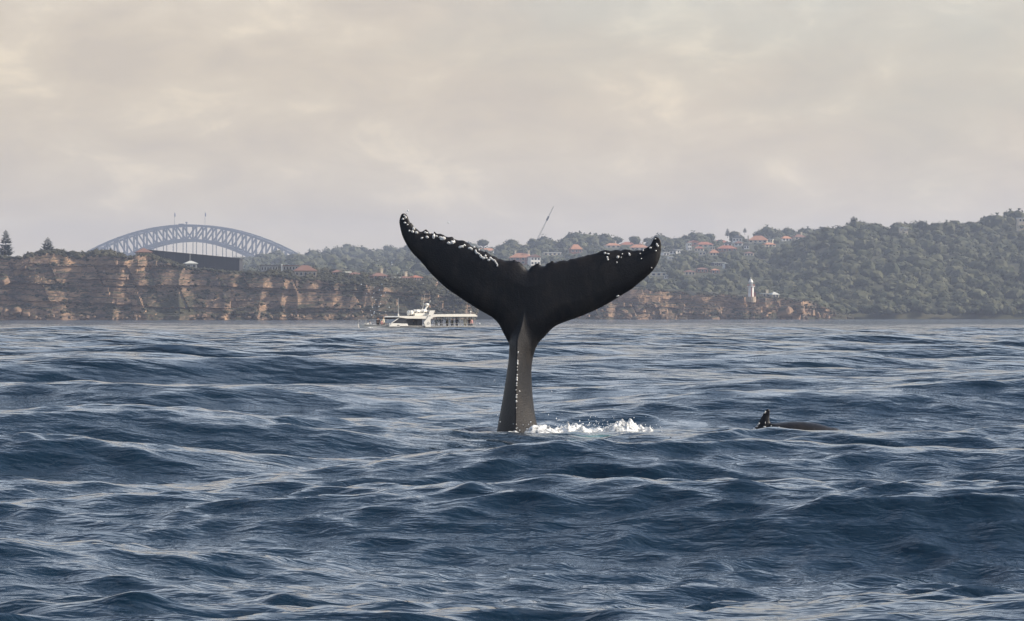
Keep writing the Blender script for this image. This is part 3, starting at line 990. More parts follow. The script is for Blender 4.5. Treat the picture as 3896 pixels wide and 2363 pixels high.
# px, base y, width px, wall px, roof px, kind, roof, wall, chimneys, label
HL = [
    (1985, 1004, 86, 24, 17, 'hip', 'orange', 'brick', 2, 'orange tiled house with two tall cream chimneys seen above the fluke notch'),
    (2032, 1008, 40, 30, 10, 'gable', 'brown', 'white', 0, 'white gabled house standing close beside the twin chimney house'),
    (1838, 945, 70, 10, 9, 'gable_side', 'orange', 'brick', 0, 'long orange roofed house under the spreading ridge tree above the fluke'),
    (2095, 972, 70, 10, 4, 'flat', 'pale', 'cream', 0, 'low cream terrace half hidden in hillside trees'),
    (2190, 962, 44, 14, 18, 'hip', 'orange', 'brick', 0, 'steep orange roof among the trees above the fluke'),
    (2330, 944, 56, 10, 9, 'hip', 'orange', 'cream', 1, 'orange roofed house with one chimney, lower of a pair on the slope'),
    (2400, 930, 110, 10, 16, 'hip', 'red', 'brick', 1, 'wide red roofed house at the slope top near the fluke tip'),
    (2430, 952, 70, 8, 12, 'hip', 'orange', 'cream', 1, 'orange hip roof just above the fluke edge'),
    (2570, 905, 56, 8, 10, 'gable', 'red', 'brick', 2, 'red gabled house on the ridge with twin chimneys'),
    (2740, 914, 74, 8, 14, 'hip', 'red', 'brick', 0, 'broad deep red hip roof on the ridge'),
    (2805, 920, 36, 14, 12, 'gable', 'grey', 'white', 1, 'white gabled house beside the broad red roof'),
    (2860, 903, 44, 10, 12, 'gable', 'grey', 'white', 2, 'pale multi chimney house under the ridge trees'),
    (2885, 924, 70, 10, 17, 'hip', 'orange', 'cream', 0, 'large bright orange hip roof high on the slope'),
    (2932, 930, 18, 18, 3, 'flat', 'pale', 'cream', 0, 'small cream block beside the bright orange roof'),
    (2925, 940, 44, 6, 7, 'hip', 'orange', 'cream', 0, 'low orange roof below the cream block'),
    (2990, 917, 40, 8, 9, 'hip', 'orange', 'white', 0, 'orange roof at the edge of the bushland'),
    (3040, 912, 44, 10, 10, 'hip', 'brown', 'cream', 1, 'brown roof half hidden where houses meet bushland'),
    (2620, 952, 14, 26, 3, 'flat', 'pale', 'white', 0, 'narrow white three storey house among the trees'),
    (2640, 932, 46, 8, 8, 'gable', 'red', 'brick', 0, 'red gable behind the narrow white house'),
    (2680, 940, 60, 8, 10, 'hip', 'red', 'cream', 0, 'long red roof beside the square cream block'),
    (2708, 958, 20, 18, 4, 'flat', 'pale', 'cream', 0, 'square cream block with flat roof among red roofs'),
    (2716, 972, 34, 8, 12, 'hip', 'orange', 'cream', 0, 'small orange roof directly below the square cream block'),
    (2765, 956, 74, 8, 12, 'hip', 'red', 'brick', 0, 'wide dull red roof in the middle of the suburb'),
    (2672, 970, 26, 8, 5, 'flat', 'pale', 'cream', 0, 'low cream box with pale roof beside the tree gap'),
    (2840, 948, 20, 14, 6, 'gable', 'grey', 'white', 0, 'small white gabled house below the orange roof'),
    (2850, 974, 34, 10, 6, 'hip', 'brown', 'cream', 0, 'small brown roofed house at the foot of the suburb'),
    (2562, 966, 26, 12, 7, 'gable', 'grey', 'white', 0, 'white house with small grey gable beside the fluke tip'),
    (2580, 962, 22, 8, 5, 'flat', 'pale', 'white', 0, 'white box house near the fluke tip'),
    (2530, 972, 24, 6, 3, 'flat', 'pale', 'white', 0, 'flat white garage near the fluke tip'),
    (2548, 988, 16, 6, 3, 'flat', 'pale', 'white', 0, 'little white shed below the fluke tip houses'),
    (2732, 1012, 46, 12, 3, 'flat', 'pale', 'dark', 0, 'long pale flat roof standing alone in the trees'),
    (2757, 1022, 9, 18, 2, 'flat', 'pale', 'white', 0, 'narrow white tower block end beside the long pale roof'),
    (2622, 1046, 40, 12, 6, 'hip', 'brown', 'cream', 0, 'cream house with brown roof below the long pale roof'),
    (2670, 1036, 42, 6, 6, 'hip', 'brown', 'brick', 0, 'dull brown roof beside the cream house'),
    (2720, 1040, 30, 8, 6, 'hip', 'orange', 'brick', 0, 'small faded orange roof low on the slope'),
    (2505, 1050, 60, 6, 4, 'flat', 'pale', 'cream', 0, 'long low cream building below the fluke tip'),
    (2534, 1060, 12, 10, 3, 'gable', 'pale', 'white', 0, 'little white gatehouse at the end of the long low building'),
    (2770, 936, 30, 8, 6, 'gable', 'grey', 'white', 0, 'white cottage with grey gable in the middle of the suburb'),
    (2660, 955, 34, 8, 8, 'hip', 'red', 'cream', 0, 'red roof between the narrow white house and cream block'),
    (2810, 935, 30, 8, 8, 'hip', 'brown', 'white', 0, 'white walled house with brown roof below the grey gable'),
    (2480, 962, 40, 7, 7, 'hip', 'orange', 'white', 0, 'orange roof right behind the fluke tip'),
]
HOUSE_Y = [(a, on_hill(202, a[0], a[1])[1]) for a in HL]
p_, s_ = hill_pts(201, 2100, 11, pxlim=(2300, 3896))
p2_, s2_ = hill_pts(201, 260, 21, 0.94, 1.03, pxlim=(2900, 3896), smul=1.15)
p3_, s3_ = hill_pts(201, 160, 22, -0.01, 0.05, pxlim=(3150, 3896), smul=0.7)
p_, s_ = np.concatenate([p_, p2_, p3_]), np.concatenate([s_, s2_, s3_])
scatter('forest', p_, s_, CROWNS, M_leaf, 'dense dark bushland covering the steep headland beside the lighthouse', 'forest', 1)
p_, s_ = hill_pts(202, 1750, 12, pxlim=(1700, 3150), smul=0.85)
p2_, s2_ = hill_pts(202, 260, 23, 0.95, 1.03, pxlim=(1700, 3150), smul=1.15)
p_, s_ = np.concatenate([p_, p2_]), np.concatenate([s_, s2_])
scatter('forest', p_, s_, CROWNS, M_leaf, 'scattered suburban trees among red roofed houses on the hillside', 'forest', 2)
p_, s_ = hill_pts(203, 1300, 13, pxlim=(850, 2000), )
p2_, s2_ = hill_pts(203, 240, 24, 0.95, 1.03, pxlim=(850, 2000), smul=1.2)
p_, s_ = np.concatenate([p_, p2_]), np.concatenate([s_, s2_])
scatter('forest', p_, s_, CROWNS, M_leaf, 'hazy wooded ridge beyond the bridge end of the cliffs', 'forest', 3)


# heath on the cliff tops and ledges
def cliff_shrubs(seed, n, rg_seed, smin, smax):
    xs, XX, YY, ZZ, nz, H, D = CLIFFS[seed]
    rg = np.random.default_rng(rg_seed)
    # slope test: rows whose next row moves back more than up
    dY = np.diff(YY, axis=1); dZ = np.diff(ZZ, axis=1) + 1e-6
    flat = (dY / np.abs(dZ) > 0.55)
    P_, S_ = [], []
    while len(P_) < n:
        i = rg.integers(0, XX.shape[0] - 1)
        if rg.random() < 0.45:
            j = rg.integers(nz - 2, nz + 14)
        else:
            j = rg.integers(6, nz - 2)
            if not flat[i, j] or rg.random() > 0.25 + 1.3 * vnoise(np.array([XX[i, j] / 18.0]), np.array([ZZ[i, j] / 7.0]), seed=77)[0] - 0.3: continue
        s = rg.uniform(smin, smax) * (1.0 if j < nz else 1.25)
        P_.append((XX[i, j], YY[i, j] + 0.3 * s, ZZ[i, j] + 0.15 * s)); S_.append(s)
    return np.array(P_), np.array(S_)


p_, s_ = cliff_shrubs(5, 2600, 5, 0.5, 1.7)
rgc = np.random.default_rng(55)
bp, bs = [], []
for a, b, n_, lo, hi in ((-100, 60, 26, 1.2, 2.2), (100, 250, 34, 1.6, 3.0), (270, 460, 46, 1.8, 3.4), (470, 600, 26, 1.0, 1.8), (600, 1000, 50, .8, 1.5), (1000, 1700, 260, .9, 2.6)):
    for _ in range(n_):
        yy = 1815 + (rgc.uniform(0, 30) if a < 1000 else rgc.uniform(0, 190))
        xx = (rgc.uniform(a, b) - CX) / FPX * yy
        q = rgc.uniform(lo, hi)
        bp.append((xx, yy, CAPZ[5](xx, yy) + .4 * q)); bs.append(q)
p_, s_ = np.concatenate([p_, np.array(bp)]), np.concatenate([s_, np.array(bs)])
scatter('heath', p_, s_, SHRUBS, M_heath, 'low coastal heath on the tall cliff brow and ledges', 'heath', 4)
p_, s_ = cliff_shrubs(31, 800, 6, 0.5, 1.2)
scatter('heath', p_, s_, SHRUBS, M_heath, 'low scrub along the lighthouse cliff', 'heath', 5)


# fallen blocks along the waterline belong to their cliff
def boulders(par, seed, spots, D):
    rg = np.random.default_rng(seed)
    meshes = []
    for q in range(4):
        V, F = ico(2)
        V = np.sign(V) * np.abs(V) ** 0.62
        V = V * (1 + 0.5 * fbm(V[:, 0] * 1.4 + q, V[:, 1] * 1.4, V[:, 2] * 1.4, seed=seed + q, octv=2))[:, None]
        o = mesh_np('boulder', V, F, M_sand, par); meshes.append(o.data)
        bpy.data.objects.remove(o)
    for px, py, w, h in spots:
        o = bpy.data.objects.new('boulder', meshes[rg.integers(4)])
        link(o, par)
        m_ = D / FPX
        x, _, z = P(px, py, D - 9)
        o.location = (x, D - 9 + rg.uniform(-2, 2), z - h * m_ * 0.15)
        o.scale = (w * m_ * 0.52, w * m_ * 0.5, h * m_ * 0.55)
        o.rotation_euler = (rg.uniform(-.3, .3), rg.uniform(-.4, .4), rg.uniform(0, 6.28))


def c6(x, y): return 2450 + .2841 * x, 850 + .2841 * y
B_R = [(120, 1190, 12, 12), (80, 1260, 12, 10), (300, 1258, 13, 11), (215, 1190, 8, 14), (480, 1215, 18, 10), (520, 1285, 34, 16), (930, 1265, 44, 18), (870, 1240, 18, 10), (1020, 1135, 8, 10), (1460, 1270, 16, 18),
       (1620, 1215, 22, 20), (1680, 1150, 24, 16), (1600, 1225, 14, 14), (1670, 1265, 16, 14), (1900, 1180, 60, 40), (2040, 1225, 36, 34), (1850, 1270, 30, 16), (2260, 1185, 14, 26), (2330, 1210, 14, 24), (2400, 1225, 14, 20),
       (2460, 1245, 16, 14), (2170, 1260, 14, 10), (2100, 1160, 30, 22), (1750, 1130, 20, 12)]
boulders(cr_, 3, [(*c6(x, y), w, h) for x, y, w, h in B_R] + [(2370, 1182, 34, 18), (2390, 1200, 24, 22), (2290, 1180, 10, 12), (2310, 1195, 14, 12), (2420, 1208, 40, 10), (2345, 1205, 18, 12), (2270, 1205, 14, 10),
    (2236, 1200, 16, 10), (2200, 1203, 14, 10)], 2080.0)
rgb = random.Random(8)
boulders(cl, 4, [(20, 1185, 26, 30), (60, 1178, 40, 26), (95, 1192, 34, 22), (128, 1204, 24, 14), (10, 1068, 44, 28), (150, 1210, 16, 10), (0, 1205, 18, 20), (45, 1205, 26, 14)]
         + [(rgb.uniform(170, 1700), rgb.uniform(1196, 1212), rgb.uniform(8, 26), rgb.uniform(7, 14)) for _ in range(46)], 1800.0)


# ---- trees that stand out one by one
def norfolk_pine(name, px, ybase, ytop, wpx_, D, label, seed, gap=None):
    rg = random.Random(seed)
    x, y, z0 = P(px, ybase, D); _, _, z1 = P(px, ytop, D)
    h = z1 - z0; half = wpx_ / FPX * D / 2
    t = empty(name, (x, y, z0 - 1.0))
    tag(t, label, 'tree', 'tall conifers standing above the ridges')
    MB().tube((0, 0, -1), (0, 0, h + 1.0), half * 0.10, half * 0.02).build('trunk', M_bark, t)
    m = MB()
    nt_ = max(9, int(h / 0.5))
    for q in range(nt_):
        f = q / (nt_ - 1)
        if gap and gap[0] < f < gap[1]: continue
        zc = 1 + h * (0.03 + 0.96 * f)
        r = 1.25 * half * (1.0 - f) ** 0.62 * (0.82 + 0.3 * rg.random()) + 0.10 * half
        nb = 9
        a0 = rg.random() * 6.28
        for b_ in range(nb):
            a = a0 + b_ * 6.283 / nb + rg.uniform(-.2, .2)
            rr = r * rg.uniform(0.75, 1.1)
            d = Vector((math.cos(a), math.sin(a), 0)); s = Vector((-math.sin(a), math.cos(a), 0))
            up = rr * rg.uniform(0.05, 0.22)
            w = rr * 0.26; th = h / nt_ * 0.40
            p0 = Vector((0, 0, zc)); p1 = d * rr * 0.55 + Vector((0, 0, zc - up * 0.4)); p2 = d * rr + Vector((0, 0, zc + up))
            m.add([p0 + Vector((0, 0, th * .5)), p1 + s * w, p2, p1 - s * w, p1 + Vector((0, 0, th)), p1 - Vector((0, 0, th))], [(0, 1, 4), (0, 4, 3), (4, 1, 2), (4, 2, 3), (0, 5, 1), (0, 3, 5), (5, 2, 1), (5, 3, 2)])
    m.build('crown', M_pine, t)


norfolk_pine('norfolk_pine', 22, 972, 876, 54, 1830, 'tall dark conifer on the cliff with a gap between two foliage tiers', 1, gap=(0.42, 0.47))
norfolk_pine('norfolk_pine', 182, 952, 904, 50, 1830, 'broad dark conifer rising out of scrub on the cliff brow', 2)
norfolk_pine('norfolk_pine', 3247, 862, 823, 44, 2800, 'lone tiered conifer on the bushland hill skyline', 3)
norfolk_pine('norfolk_pine', 2768, 897, 869, 20, 3450, 'slim dark conifer behind the large red roof on the ridge', 4)
norfolk_pine('norfolk_pine', 2834, 884, 866, 14, 3450, 'tiny tufted conifer on the ridge beside the slim one', 5)


def skyline_tree(D, px, ytop, hpx, wpx_, label, group, seed, k_):
    m_ = D / FPX
    x, y, z1 = P(px, ytop, D)
    h = hpx * m_; w = wpx_ * m_ / 2
    t = empty('eucalyptus_tree', (x, y, z1 - h * 1.3))
    tag(t, label, 'tree', group)
    b = MB().tube((0, 0, -2), (0.1 * w, 0, h * 0.75), w * 0.09, w * 0.05, 6)
    for a in (0.4, 2.3, 4.4):
        b.tube((0, 0, h * 0.45), (w * .55 * math.cos(a), w * .55 * math.sin(a), h * 0.92), w * 0.05, w * 0.02, 5)
    b.build('trunk', M_bark, t)
    V, F = CROWNS[k_ % 5]
    o = mesh_np('crown', V * np.array([w * 1.15, w, h * 0.52]) + np.array([0, 0, h * 0.82]), F, M_leaf, t)


rgt = random.Random(12)
for D, pts, lab, grp in (
        (2790, [(3140, 860, 34), (3170, 866, 30), (3225, 862, 26), (3290, 852, 44), (3340, 848, 40), (3412, 843, 44), (3440, 853, 30), (3508, 836, 46), (3560, 846, 36), (3634, 836, 44), (3690, 838, 36), (3737, 835, 40), (3786, 828, 34), (3833, 803, 36), (3872, 803, 44)],
         'rounded tree crown on the bushland hill skyline', 'trees along the bushland skyline'),
        (3480, [(1838, 905, 50), (1945, 904, 58), (2028, 906, 50), (2075, 912, 46), (2182, 886, 54), (2214, 888, 40), (2262, 898, 36), (2300, 885, 42), (2350, 897, 40), (2416, 896, 44), (2464, 900, 36), (2535, 897, 40), (2610, 891, 42), (2672, 893, 40),
                (2702, 886, 40), (2795, 874, 44), (2890, 872, 50), (2947, 866, 50), (3001, 863, 46), (3060, 868, 40)],
         'rounded tree crown on the ridge above the red roofed houses', 'trees along the suburban ridge'),
        (4280, [(1172, 958, 30), (1215, 957, 32), (1240, 958, 30), (1300, 938, 34), (1322, 926, 34), (1360, 939, 36), (1384, 936, 34), (1441, 944, 36), (1475, 931, 42), (1545, 937, 44)],
         'spreading tree crown on the hazy ridge between bridge and whale tail', 'trees along the hazy ridge')):
    for q, (px, yt, w) in enumerate(pts):
        skyline_tree(D, px, yt, w * 0.85, w, lab, grp, q, q)


# ------------------------------------------------------------------ arch bridge
def build_bridge():
    D = 6300.0
    cx_, cy_, _ = P(722, 900, D)
    root = empty('arch_bridge', (cx_, cy_, 0), R(-14.4))
    tag(root, 'grey steel arch bridge with lattice trusses rising beyond the cliffs', 'bridge')
    PN, HALF = 15.6, 14
    top = lambda x: 2 + 134.5 - (0.0016 * x * x if abs(x) < 190 else 0.0016 * 190 ** 2 + (abs(x) - 190) * 0.35)
    low = lambda x: 2 + 112.5 - 0.0026 * x * x
    deck = 58.0

    def member(name, a, b, w, d=None):
        MB().bar(a, b, w, d).build(name, M_steel, root)
    for y in (-15.0, 15.0):
        for i in range(-HALF, HALF):
            xa, xb = i * PN, (i + 1) * PN
            member('top_chord', (xa - .4, y, top(xa)), (xb + .4, y, top(xb)), 3.2, 2.6)
            member('lower_chord', (xa - .4, y, low(xa)), (xb + .4, y, low(xb)), 4.4, 2.8)
            # diagonals lean towards the crown
            if i < 0:
                member('diagonal_brace', (xa, y, top(xa)), (xb, y, low(xb)), 2.3, 1.8)
            else:
                member('diagonal_brace', (xb, y, top(xb)), (xa, y, low(xa)), 2.3, 1.8)
        for i in range(-HALF, HALF + 1):
            x = i * PN
            member('vertical_post', (x, y, low(x)), (x, y, top(x)), 2.5, 1.9)
            if low(x) > deck + 3:
                member('hanger', (x, y, deck), (x, y, low(x)), 1.0, 1.0)
    for i in range(-HALF, HALF + 1):                       # sway bracing between the two trusses
        x = i * PN
        member('cross_beam', (x, -15, top(x) - 0.3), (x, 15, top(x) - 0.3), 1.6, 1.6)
        member('cross_beam', (x, -15, low(x) - 0.3), (x, 15, low(x) - 0.3), 1.8, 1.8)
        if i < HALF:
            x2 = x + PN
            for s in (-1, 1):
                member('lateral_brace', (x, -15 * s, top(x) - .2), (x2, 15 * s, top(x2) - .2), 1.0, 1.0)
                member('lateral_brace', (x, -15 * s, low(x) - .2), (x2, 15 * s, low(x2) - .2), 1.1, 1.1)
    MB().box(-420, 420, -24, 24, deck - 5, deck).build('deck', M_steel, root)
    M_tower = mat('granite', (0.36, 0.33, 0.29), 0.8)
    for sx in (-1, 1):
        for sy in (-1, 1):
            MB().box(sx * 240 - 10, sx * 240 + 10, sy * 22 - 8, sy * 22 + 8, -4, 87).build('pylon', M_tower, root)
    z = top(0)
    for x in (-19, 29):
        f = MB().tube((x, -15, z + 1), (x, -15, z + 20), 0.28, 0.18).build('flagpole', M_steel, root)
        fl = MB()
        fl.add([(x, -15, z + 19), (x + 1.2, -14.2, z + 18), (x + 1.9, -15.2, z + 13.5), (x, -15, z + 13)], [(0, 1, 2, 3)])
        fl.add([(x, -15.1, z + 19), (x + 1.2, -14.3, z + 18), (x + 1.9, -15.3, z + 13.5), (x, -15.1, z + 13)], [(3, 2, 1, 0)])
        fl.build('flag', mat('flag_cloth', (0.05, 0.05, 0.16), 0.8), f)
    MB().tube((0, -15, z), (0, -15, z + 3.5), 0.9).box(-1.3, 1.3, -16, -14, z + 3.5, z + 5.2).build('beacon', M_steel, root)
    MB().box(-12, -4, -17, -13, z + 1.2, z + 2.6).build('summit_cabin', M_steel, root)


build_bridge()

# luffing crane jib leaning over the ridge trees
def build_crane():
    a, b = Vector(P(2044, 912, 3520)), Vector(P(2106, 786, 3520))
    root = empty('crane_jib', a)
    tag(root, 'thin pale crane jib leaning up from the ridge trees', 'crane')
    m_c = mat('crane_steel', (0.38, 0.36, 0.33), 0.6)
    b = b - a; a = Vector((0, 0, 0))
    t = (b - a); n = Vector((t.z, 0, -t.x)).normalized()
    a = a - t * 0.05
    for s, dy in ((-.45, -.4), (.45, -.4), (0, .5)):
        MB().tube(a + n * s * 1.2 + Vector((0, dy, 0)), b + n * s * 0.4 + Vector((0, dy * .4, 0)), 0.12, 0.09, 5).build('chord', m_c, root)
    m = MB(); K = 26
    for i in range(K):
        p, q = a + (b - a) * (i / K), a + (b - a) * ((i + 1) / K)
        w = 1.2 - 0.8 * i / K
        s = 1 if i % 2 else -1
        m.bar(p + n * .45 * w * s + Vector((0, -.4, 0)), q - n * .45 * w * s + Vector((0, -.4, 0)), 0.08)
    tag(m.build('lacing', m_c, root), kind='stuff')
    c = a + (b - a) * 0.60
    d = a + (b - a) * 0.72
    MB().bar(c, d, 1.5, 1.2).build('jib_joint', mat('crane_dark', (0.10, 0.09, 0.085), 0.7), root)
    MB().bar(a - Vector((0, 0, 1)), a - Vector((0, 0, 26)), 2.0).build('mast', m_c, root)


build_crane()

# ------------------------------------------------------------------ lighthouse
M_white = mat('white_paint', (0.78, 0.75, 0.70), 0.6, noise=(0.8, (0.62, 0.58, 0.52), 0.5, 0.8))
M_red = mat('red_paint', (0.36, 0.12, 0.09), 0.6)
M_glass = mat('window_glass', (0.03, 0.035, 0.04), 0.12, spec=0.6)
M_stone = mat('stone_wall', (0.42, 0.33, 0.24), 0.85, noise=(0.9, (0.30, 0.23, 0.17), 0.4, 0.7))


def build_lighthouse():
    D = 2079.0
    x, y, z = P(2858, 1131, D)
    t = empty('lighthouse', (x, y + 3, z))
    tag(t, 'small lighthouse with red and white vertical stripes on the cliff top', 'lighthouse')
    MB().lathe([(2.5, -2.5), (2.5, 0.3), (2.1, 0.3), (0, 0.3)], n=16).build('plinth', M_stone, t)
    MB().lathe([(1.55, 0.3), (1.35, 4.9), (1.6, 5.2)], n=32, mfun=lambda i: 1 if i % 8 < 2 else 0).build('tower', [M_white, M_red], t)
    g = MB().lathe([(0.3, 5.2), (1.9, 5.2), (1.9, 5.5), (0.3, 5.5)], n=20).build('gallery', M_white, t)
    r = MB()
    for i in range(16):
        a, b = 2 * math.pi * i / 16, 2 * math.pi * (i + 1) / 16
        r.tube((1.8 * math.cos(a), 1.8 * math.sin(a), 5.5), (1.8 * math.cos(a), 1.8 * math.sin(a), 6.4), .05, n=4)
        r.tube((1.8 * math.cos(a), 1.8 * math.sin(a), 6.4), (1.8 * math.cos(b), 1.8 * math.sin(b), 6.4), .05, n=4)
    r.build('railing', M_red, g)
    MB().lathe([(1.0, 5.5), (1.0, 6.2), (0.95, 6.2), (0.95, 7.4), (0.2, 7.4)], n=12).build('lantern', mat('lantern_glass', (0.35, 0.38, 0.38), 0.15), t)
    MB().lathe([(1.2, 7.35), (1.15, 7.6), (0.6, 8.7), (0.15, 9.2), (0.12, 9.9), (0, 9.95)], n=14).build('dome', M_white, t)
    MB().box(1.5, 2.4, -0.6, 0.6, 0.3, 2.4).build('door', M_red, t)


build_lighthouse()

# ------------------------------------------------------------------ houses
ROOFC = {'red': mat('roof_red', (0.34, 0.125, 0.075), 0.85, noise=(0.5, (0.24, 0.095, 0.065), 0.4, 0.7)),
         'orange': mat('roof_orange', (0.43, 0.20, 0.11), 0.85, noise=(0.5, (0.32, 0.15, 0.09), 0.4, 0.7)),
         'grey': mat('roof_grey', (0.20, 0.19, 0.185), 0.8), 'pale': mat('roof_pale', (0.50, 0.50, 0.46), 0.7), 'brown': mat('roof_brown', (0.19, 0.10, 0.075), 0.85),
         'dark': mat('roof_dark', (0.035, 0.035, 0.04), 0.8)}
WALLC = {'white': M_white, 'cream': mat('wall_cream', (0.62, 0.52, 0.38), 0.8), 'brick': mat('wall_brick', (0.30, 0.14, 0.09), 0.9, noise=(2.5, (0.24, 0.11, 0.075), 0.4, 0.6)),
         'grey': mat('wall_grey', (0.32, 0.31, 0.30), 0.8), 'dark': mat('wall_dark', (0.022, 0.022, 0.026), 0.8), 'stone': M_stone}


def house(name, pos, w, hw, d, roof, roofc, wallc, rz, label, group, cat='house', chimneys=0, rh=None, nwin=3, storeys=1):
    """wall box with eaves, hip / gable / flat roof, framed windows on the two seen sides and a door"""
    t = empty(name, pos, rz)
    tag(t, label, cat, group)
    mw, mr = WALLC[wallc], ROOFC[roofc]
    MB().box(-w / 2, w / 2, -d / 2, d / 2, -6.0, hw).build('wall', mw, t)
    rh = rh if rh is not None else min(w, d) * 0.30
    e = 0.45
    W, Dp = w / 2 + e, d / 2 + e
    m = MB()
    if roof == 'hip':
        rx = max(W - Dp, 0.3)
        m.add([(-W, -Dp, hw), (W, -Dp, hw), (W, Dp, hw), (-W, Dp, hw), (-rx, 0, hw + rh), (rx, 0, hw + rh), (-W, -Dp, hw - .25), (W, -Dp, hw - .25), (W, Dp, hw - .25), (-W, Dp, hw - .25)],
              [(0, 1, 5, 4), (1, 2, 5), (2, 3, 4, 5), (3, 0, 4), (6, 7, 1, 0), (7, 8, 2, 1), (8, 9, 3, 2), (9, 6, 0, 3), (9, 8, 7, 6)])
    elif roof == 'gable':
        m.prism([(-W, hw - .25), (W, hw - .25), (W, hw), (0, hw + rh), (-W, hw)], -Dp, Dp)
    elif roof == 'gable_side':
        m.add([(-W, -Dp, hw), (W, -Dp, hw), (W, Dp, hw), (-W, Dp, hw), (-W, 0, hw + rh), (W, 0, hw + rh), (-W, -Dp, hw - .25), (W, -Dp, hw - .25), (W, Dp, hw - .25), (-W, Dp, hw - .25)],
              [(0, 1, 5, 4), (2, 3, 4, 5), (1, 2, 5), (3, 0, 4), (6, 7, 1, 0), (7, 8, 2, 1), (8, 9, 3, 2), (9, 6, 0, 3), (9, 8, 7, 6)])
    else:
        m.box(-W, W, -Dp, Dp, hw + 0.003, hw + 0.45)
    ro = m.build('roof', mr, t)
    for c in range(chimneys):
        cx_ = (-0.3 + 0.6 * c) * w if chimneys > 1 else 0.22 * w
        MB().box(cx_ - .55, cx_ + .55, -.5, .6, hw + rh * 0.2, hw + rh + 1.7).box(cx_ - .7, cx_ + .7, -.65, .75, hw + rh + 1.703, hw + rh + 1.95).build('chimney', WALLC['cream'], ro)
    for s in range(storeys):
        zc = hw / storeys * (s + 0.52)
        for q in range(nwin):
            xw = (q + 0.5) / nwin * w - w / 2
            ww = w / nwin * 0.26
            f = MB().box(xw - ww - .12, xw + ww + .12, -d / 2 - .06, -d / 2 + .05, zc - .75, zc + .8).build('window', M_white if wallc != 'white' else WALLC['grey'], t)
            MB().box(xw - ww, xw + ww, -d / 2 - .09, -d / 2 - .063, zc - .62, zc + .68).build('pane', M_glass, f)
    f = MB().box(w / 2 - .05, w / 2 + .06, -d * .2, d * .12, hw * .35, hw * .75).build('window', M_white if wallc != 'white' else WALLC['grey'], t)
    MB().box(w / 2 + .063, w / 2 + .09, -d * .17, d * .09, hw * .40, hw * .70).build('pane', M_glass, f)
    return t


for q, (px, py, w, hw, rh, kind, rc, wc, ch, lab) in enumerate(HL):
    x, y, z = on_hill(202, px, py)
    m_ = y / FPX
    house('house', (x, y, z - 0.3), w * m_, max(hw * m_, 2.0) + 0.3, max(5.0, w * m_ * 0.6), kind, rc, wc, R(((q * 37) % 40) - 12), lab, G_H, chimneys=ch, rh=rh * m_, nwin=4 if w > 60 else (3 if w > 30 else 2), storeys=2 if hw > 16 else 1)
# distant villas on the white-capped hill
for px, py, w, lab in ((3440, 905, 16, 'pale house front showing through the bushland'), (3425, 903, 10, 'small glassy roof showing through the bushland'), (3880, 868, 26, 'white house near the top of the bushland hill')):
    x, y, z = on_hill(201, px, py)
    m_ = y / FPX
    house('house', (x, y - 6, z + 3.5), w * m_, 2.6, 5, 'flat', 'pale', 'cream', R(10), lab, 'houses in the bushland', nwin=2)

# buildings on the cliff
def on_cliff(px, D, py):
    return P(px, py, D)


G_C = 'buildings along the cliff top'
m18 = 1840 / FPX
x, y, z = P(725, 1022, 1845)
house('signal_hut', (x, y, z - .3), 44 * m18, 2.6, 4.0, 'hip', 'pale', 'grey', R(14), 'pale hut with low pyramid roof standing on the cliff edge', G_C, 'hut', rh=1.1, nwin=2)
f = empty('flagpole', (x - 0.2, y - .5, z + 3.2)); tag(f, 'bare thin pole rising behind the pale cliff hut', 'pole')
MB().tube((0, 0, -3), (0, 0, 5.0), 0.07).build('pole', M_white, f)
MB().lathe([(0, 4.98), (.14, 5.05), (.14, 5.15), (0, 5.25)], n=8).build('finial', M_white, f)
x, y, z = P(546, 975, 1840)
house('house', (x, y, z), 56 * m18, 1.8, 6, 'hip', 'brown', 'stone', R(12), 'brown roofed stone cottage among cliff scrub beside the dark long building', G_C, rh=1.8, nwin=2)
x, y, z = P(1160, 1056, 1850)
house('house', (x, y, z), 84 * m18, 3.0, 7, 'hip', 'brown', 'stone', R(8), 'brown roofed verandah house with white eaves near the cliff edge', G_C, rh=2.4, nwin=5)
x, y, z = P(1024, 1034, 1880)
house('barracks', (x, y, z), 66 * m18, 2.6, 6, 'flat', 'grey', 'grey', R(6), 'long grey flat roofed block beside the verandah house', G_C, 'building', nwin=6)
x, y, z = P(1104, 1030, 1890)
house('barracks', (x, y, z), 60 * m18, 2.0, 6, 'flat', 'brown', 'grey', R(6), 'low brown topped block behind the white post', G_C, 'building', nwin=5)
x, y, z = P(1072, 1030, 1846)
p = empty('marker_post', (x, y, z)); tag(p, 'short white navigation post between cliff top buildings', 'post')
MB().box(-.22, .22, -.22, .22, -2, 2.4).build('post', M_white, p)
MB().lathe([(.32, 2.4), (.32, 2.6), (0, 2.9)], n=8).build('cap', M_white, p)
x, y, z = P(2790, 1130, 2100)


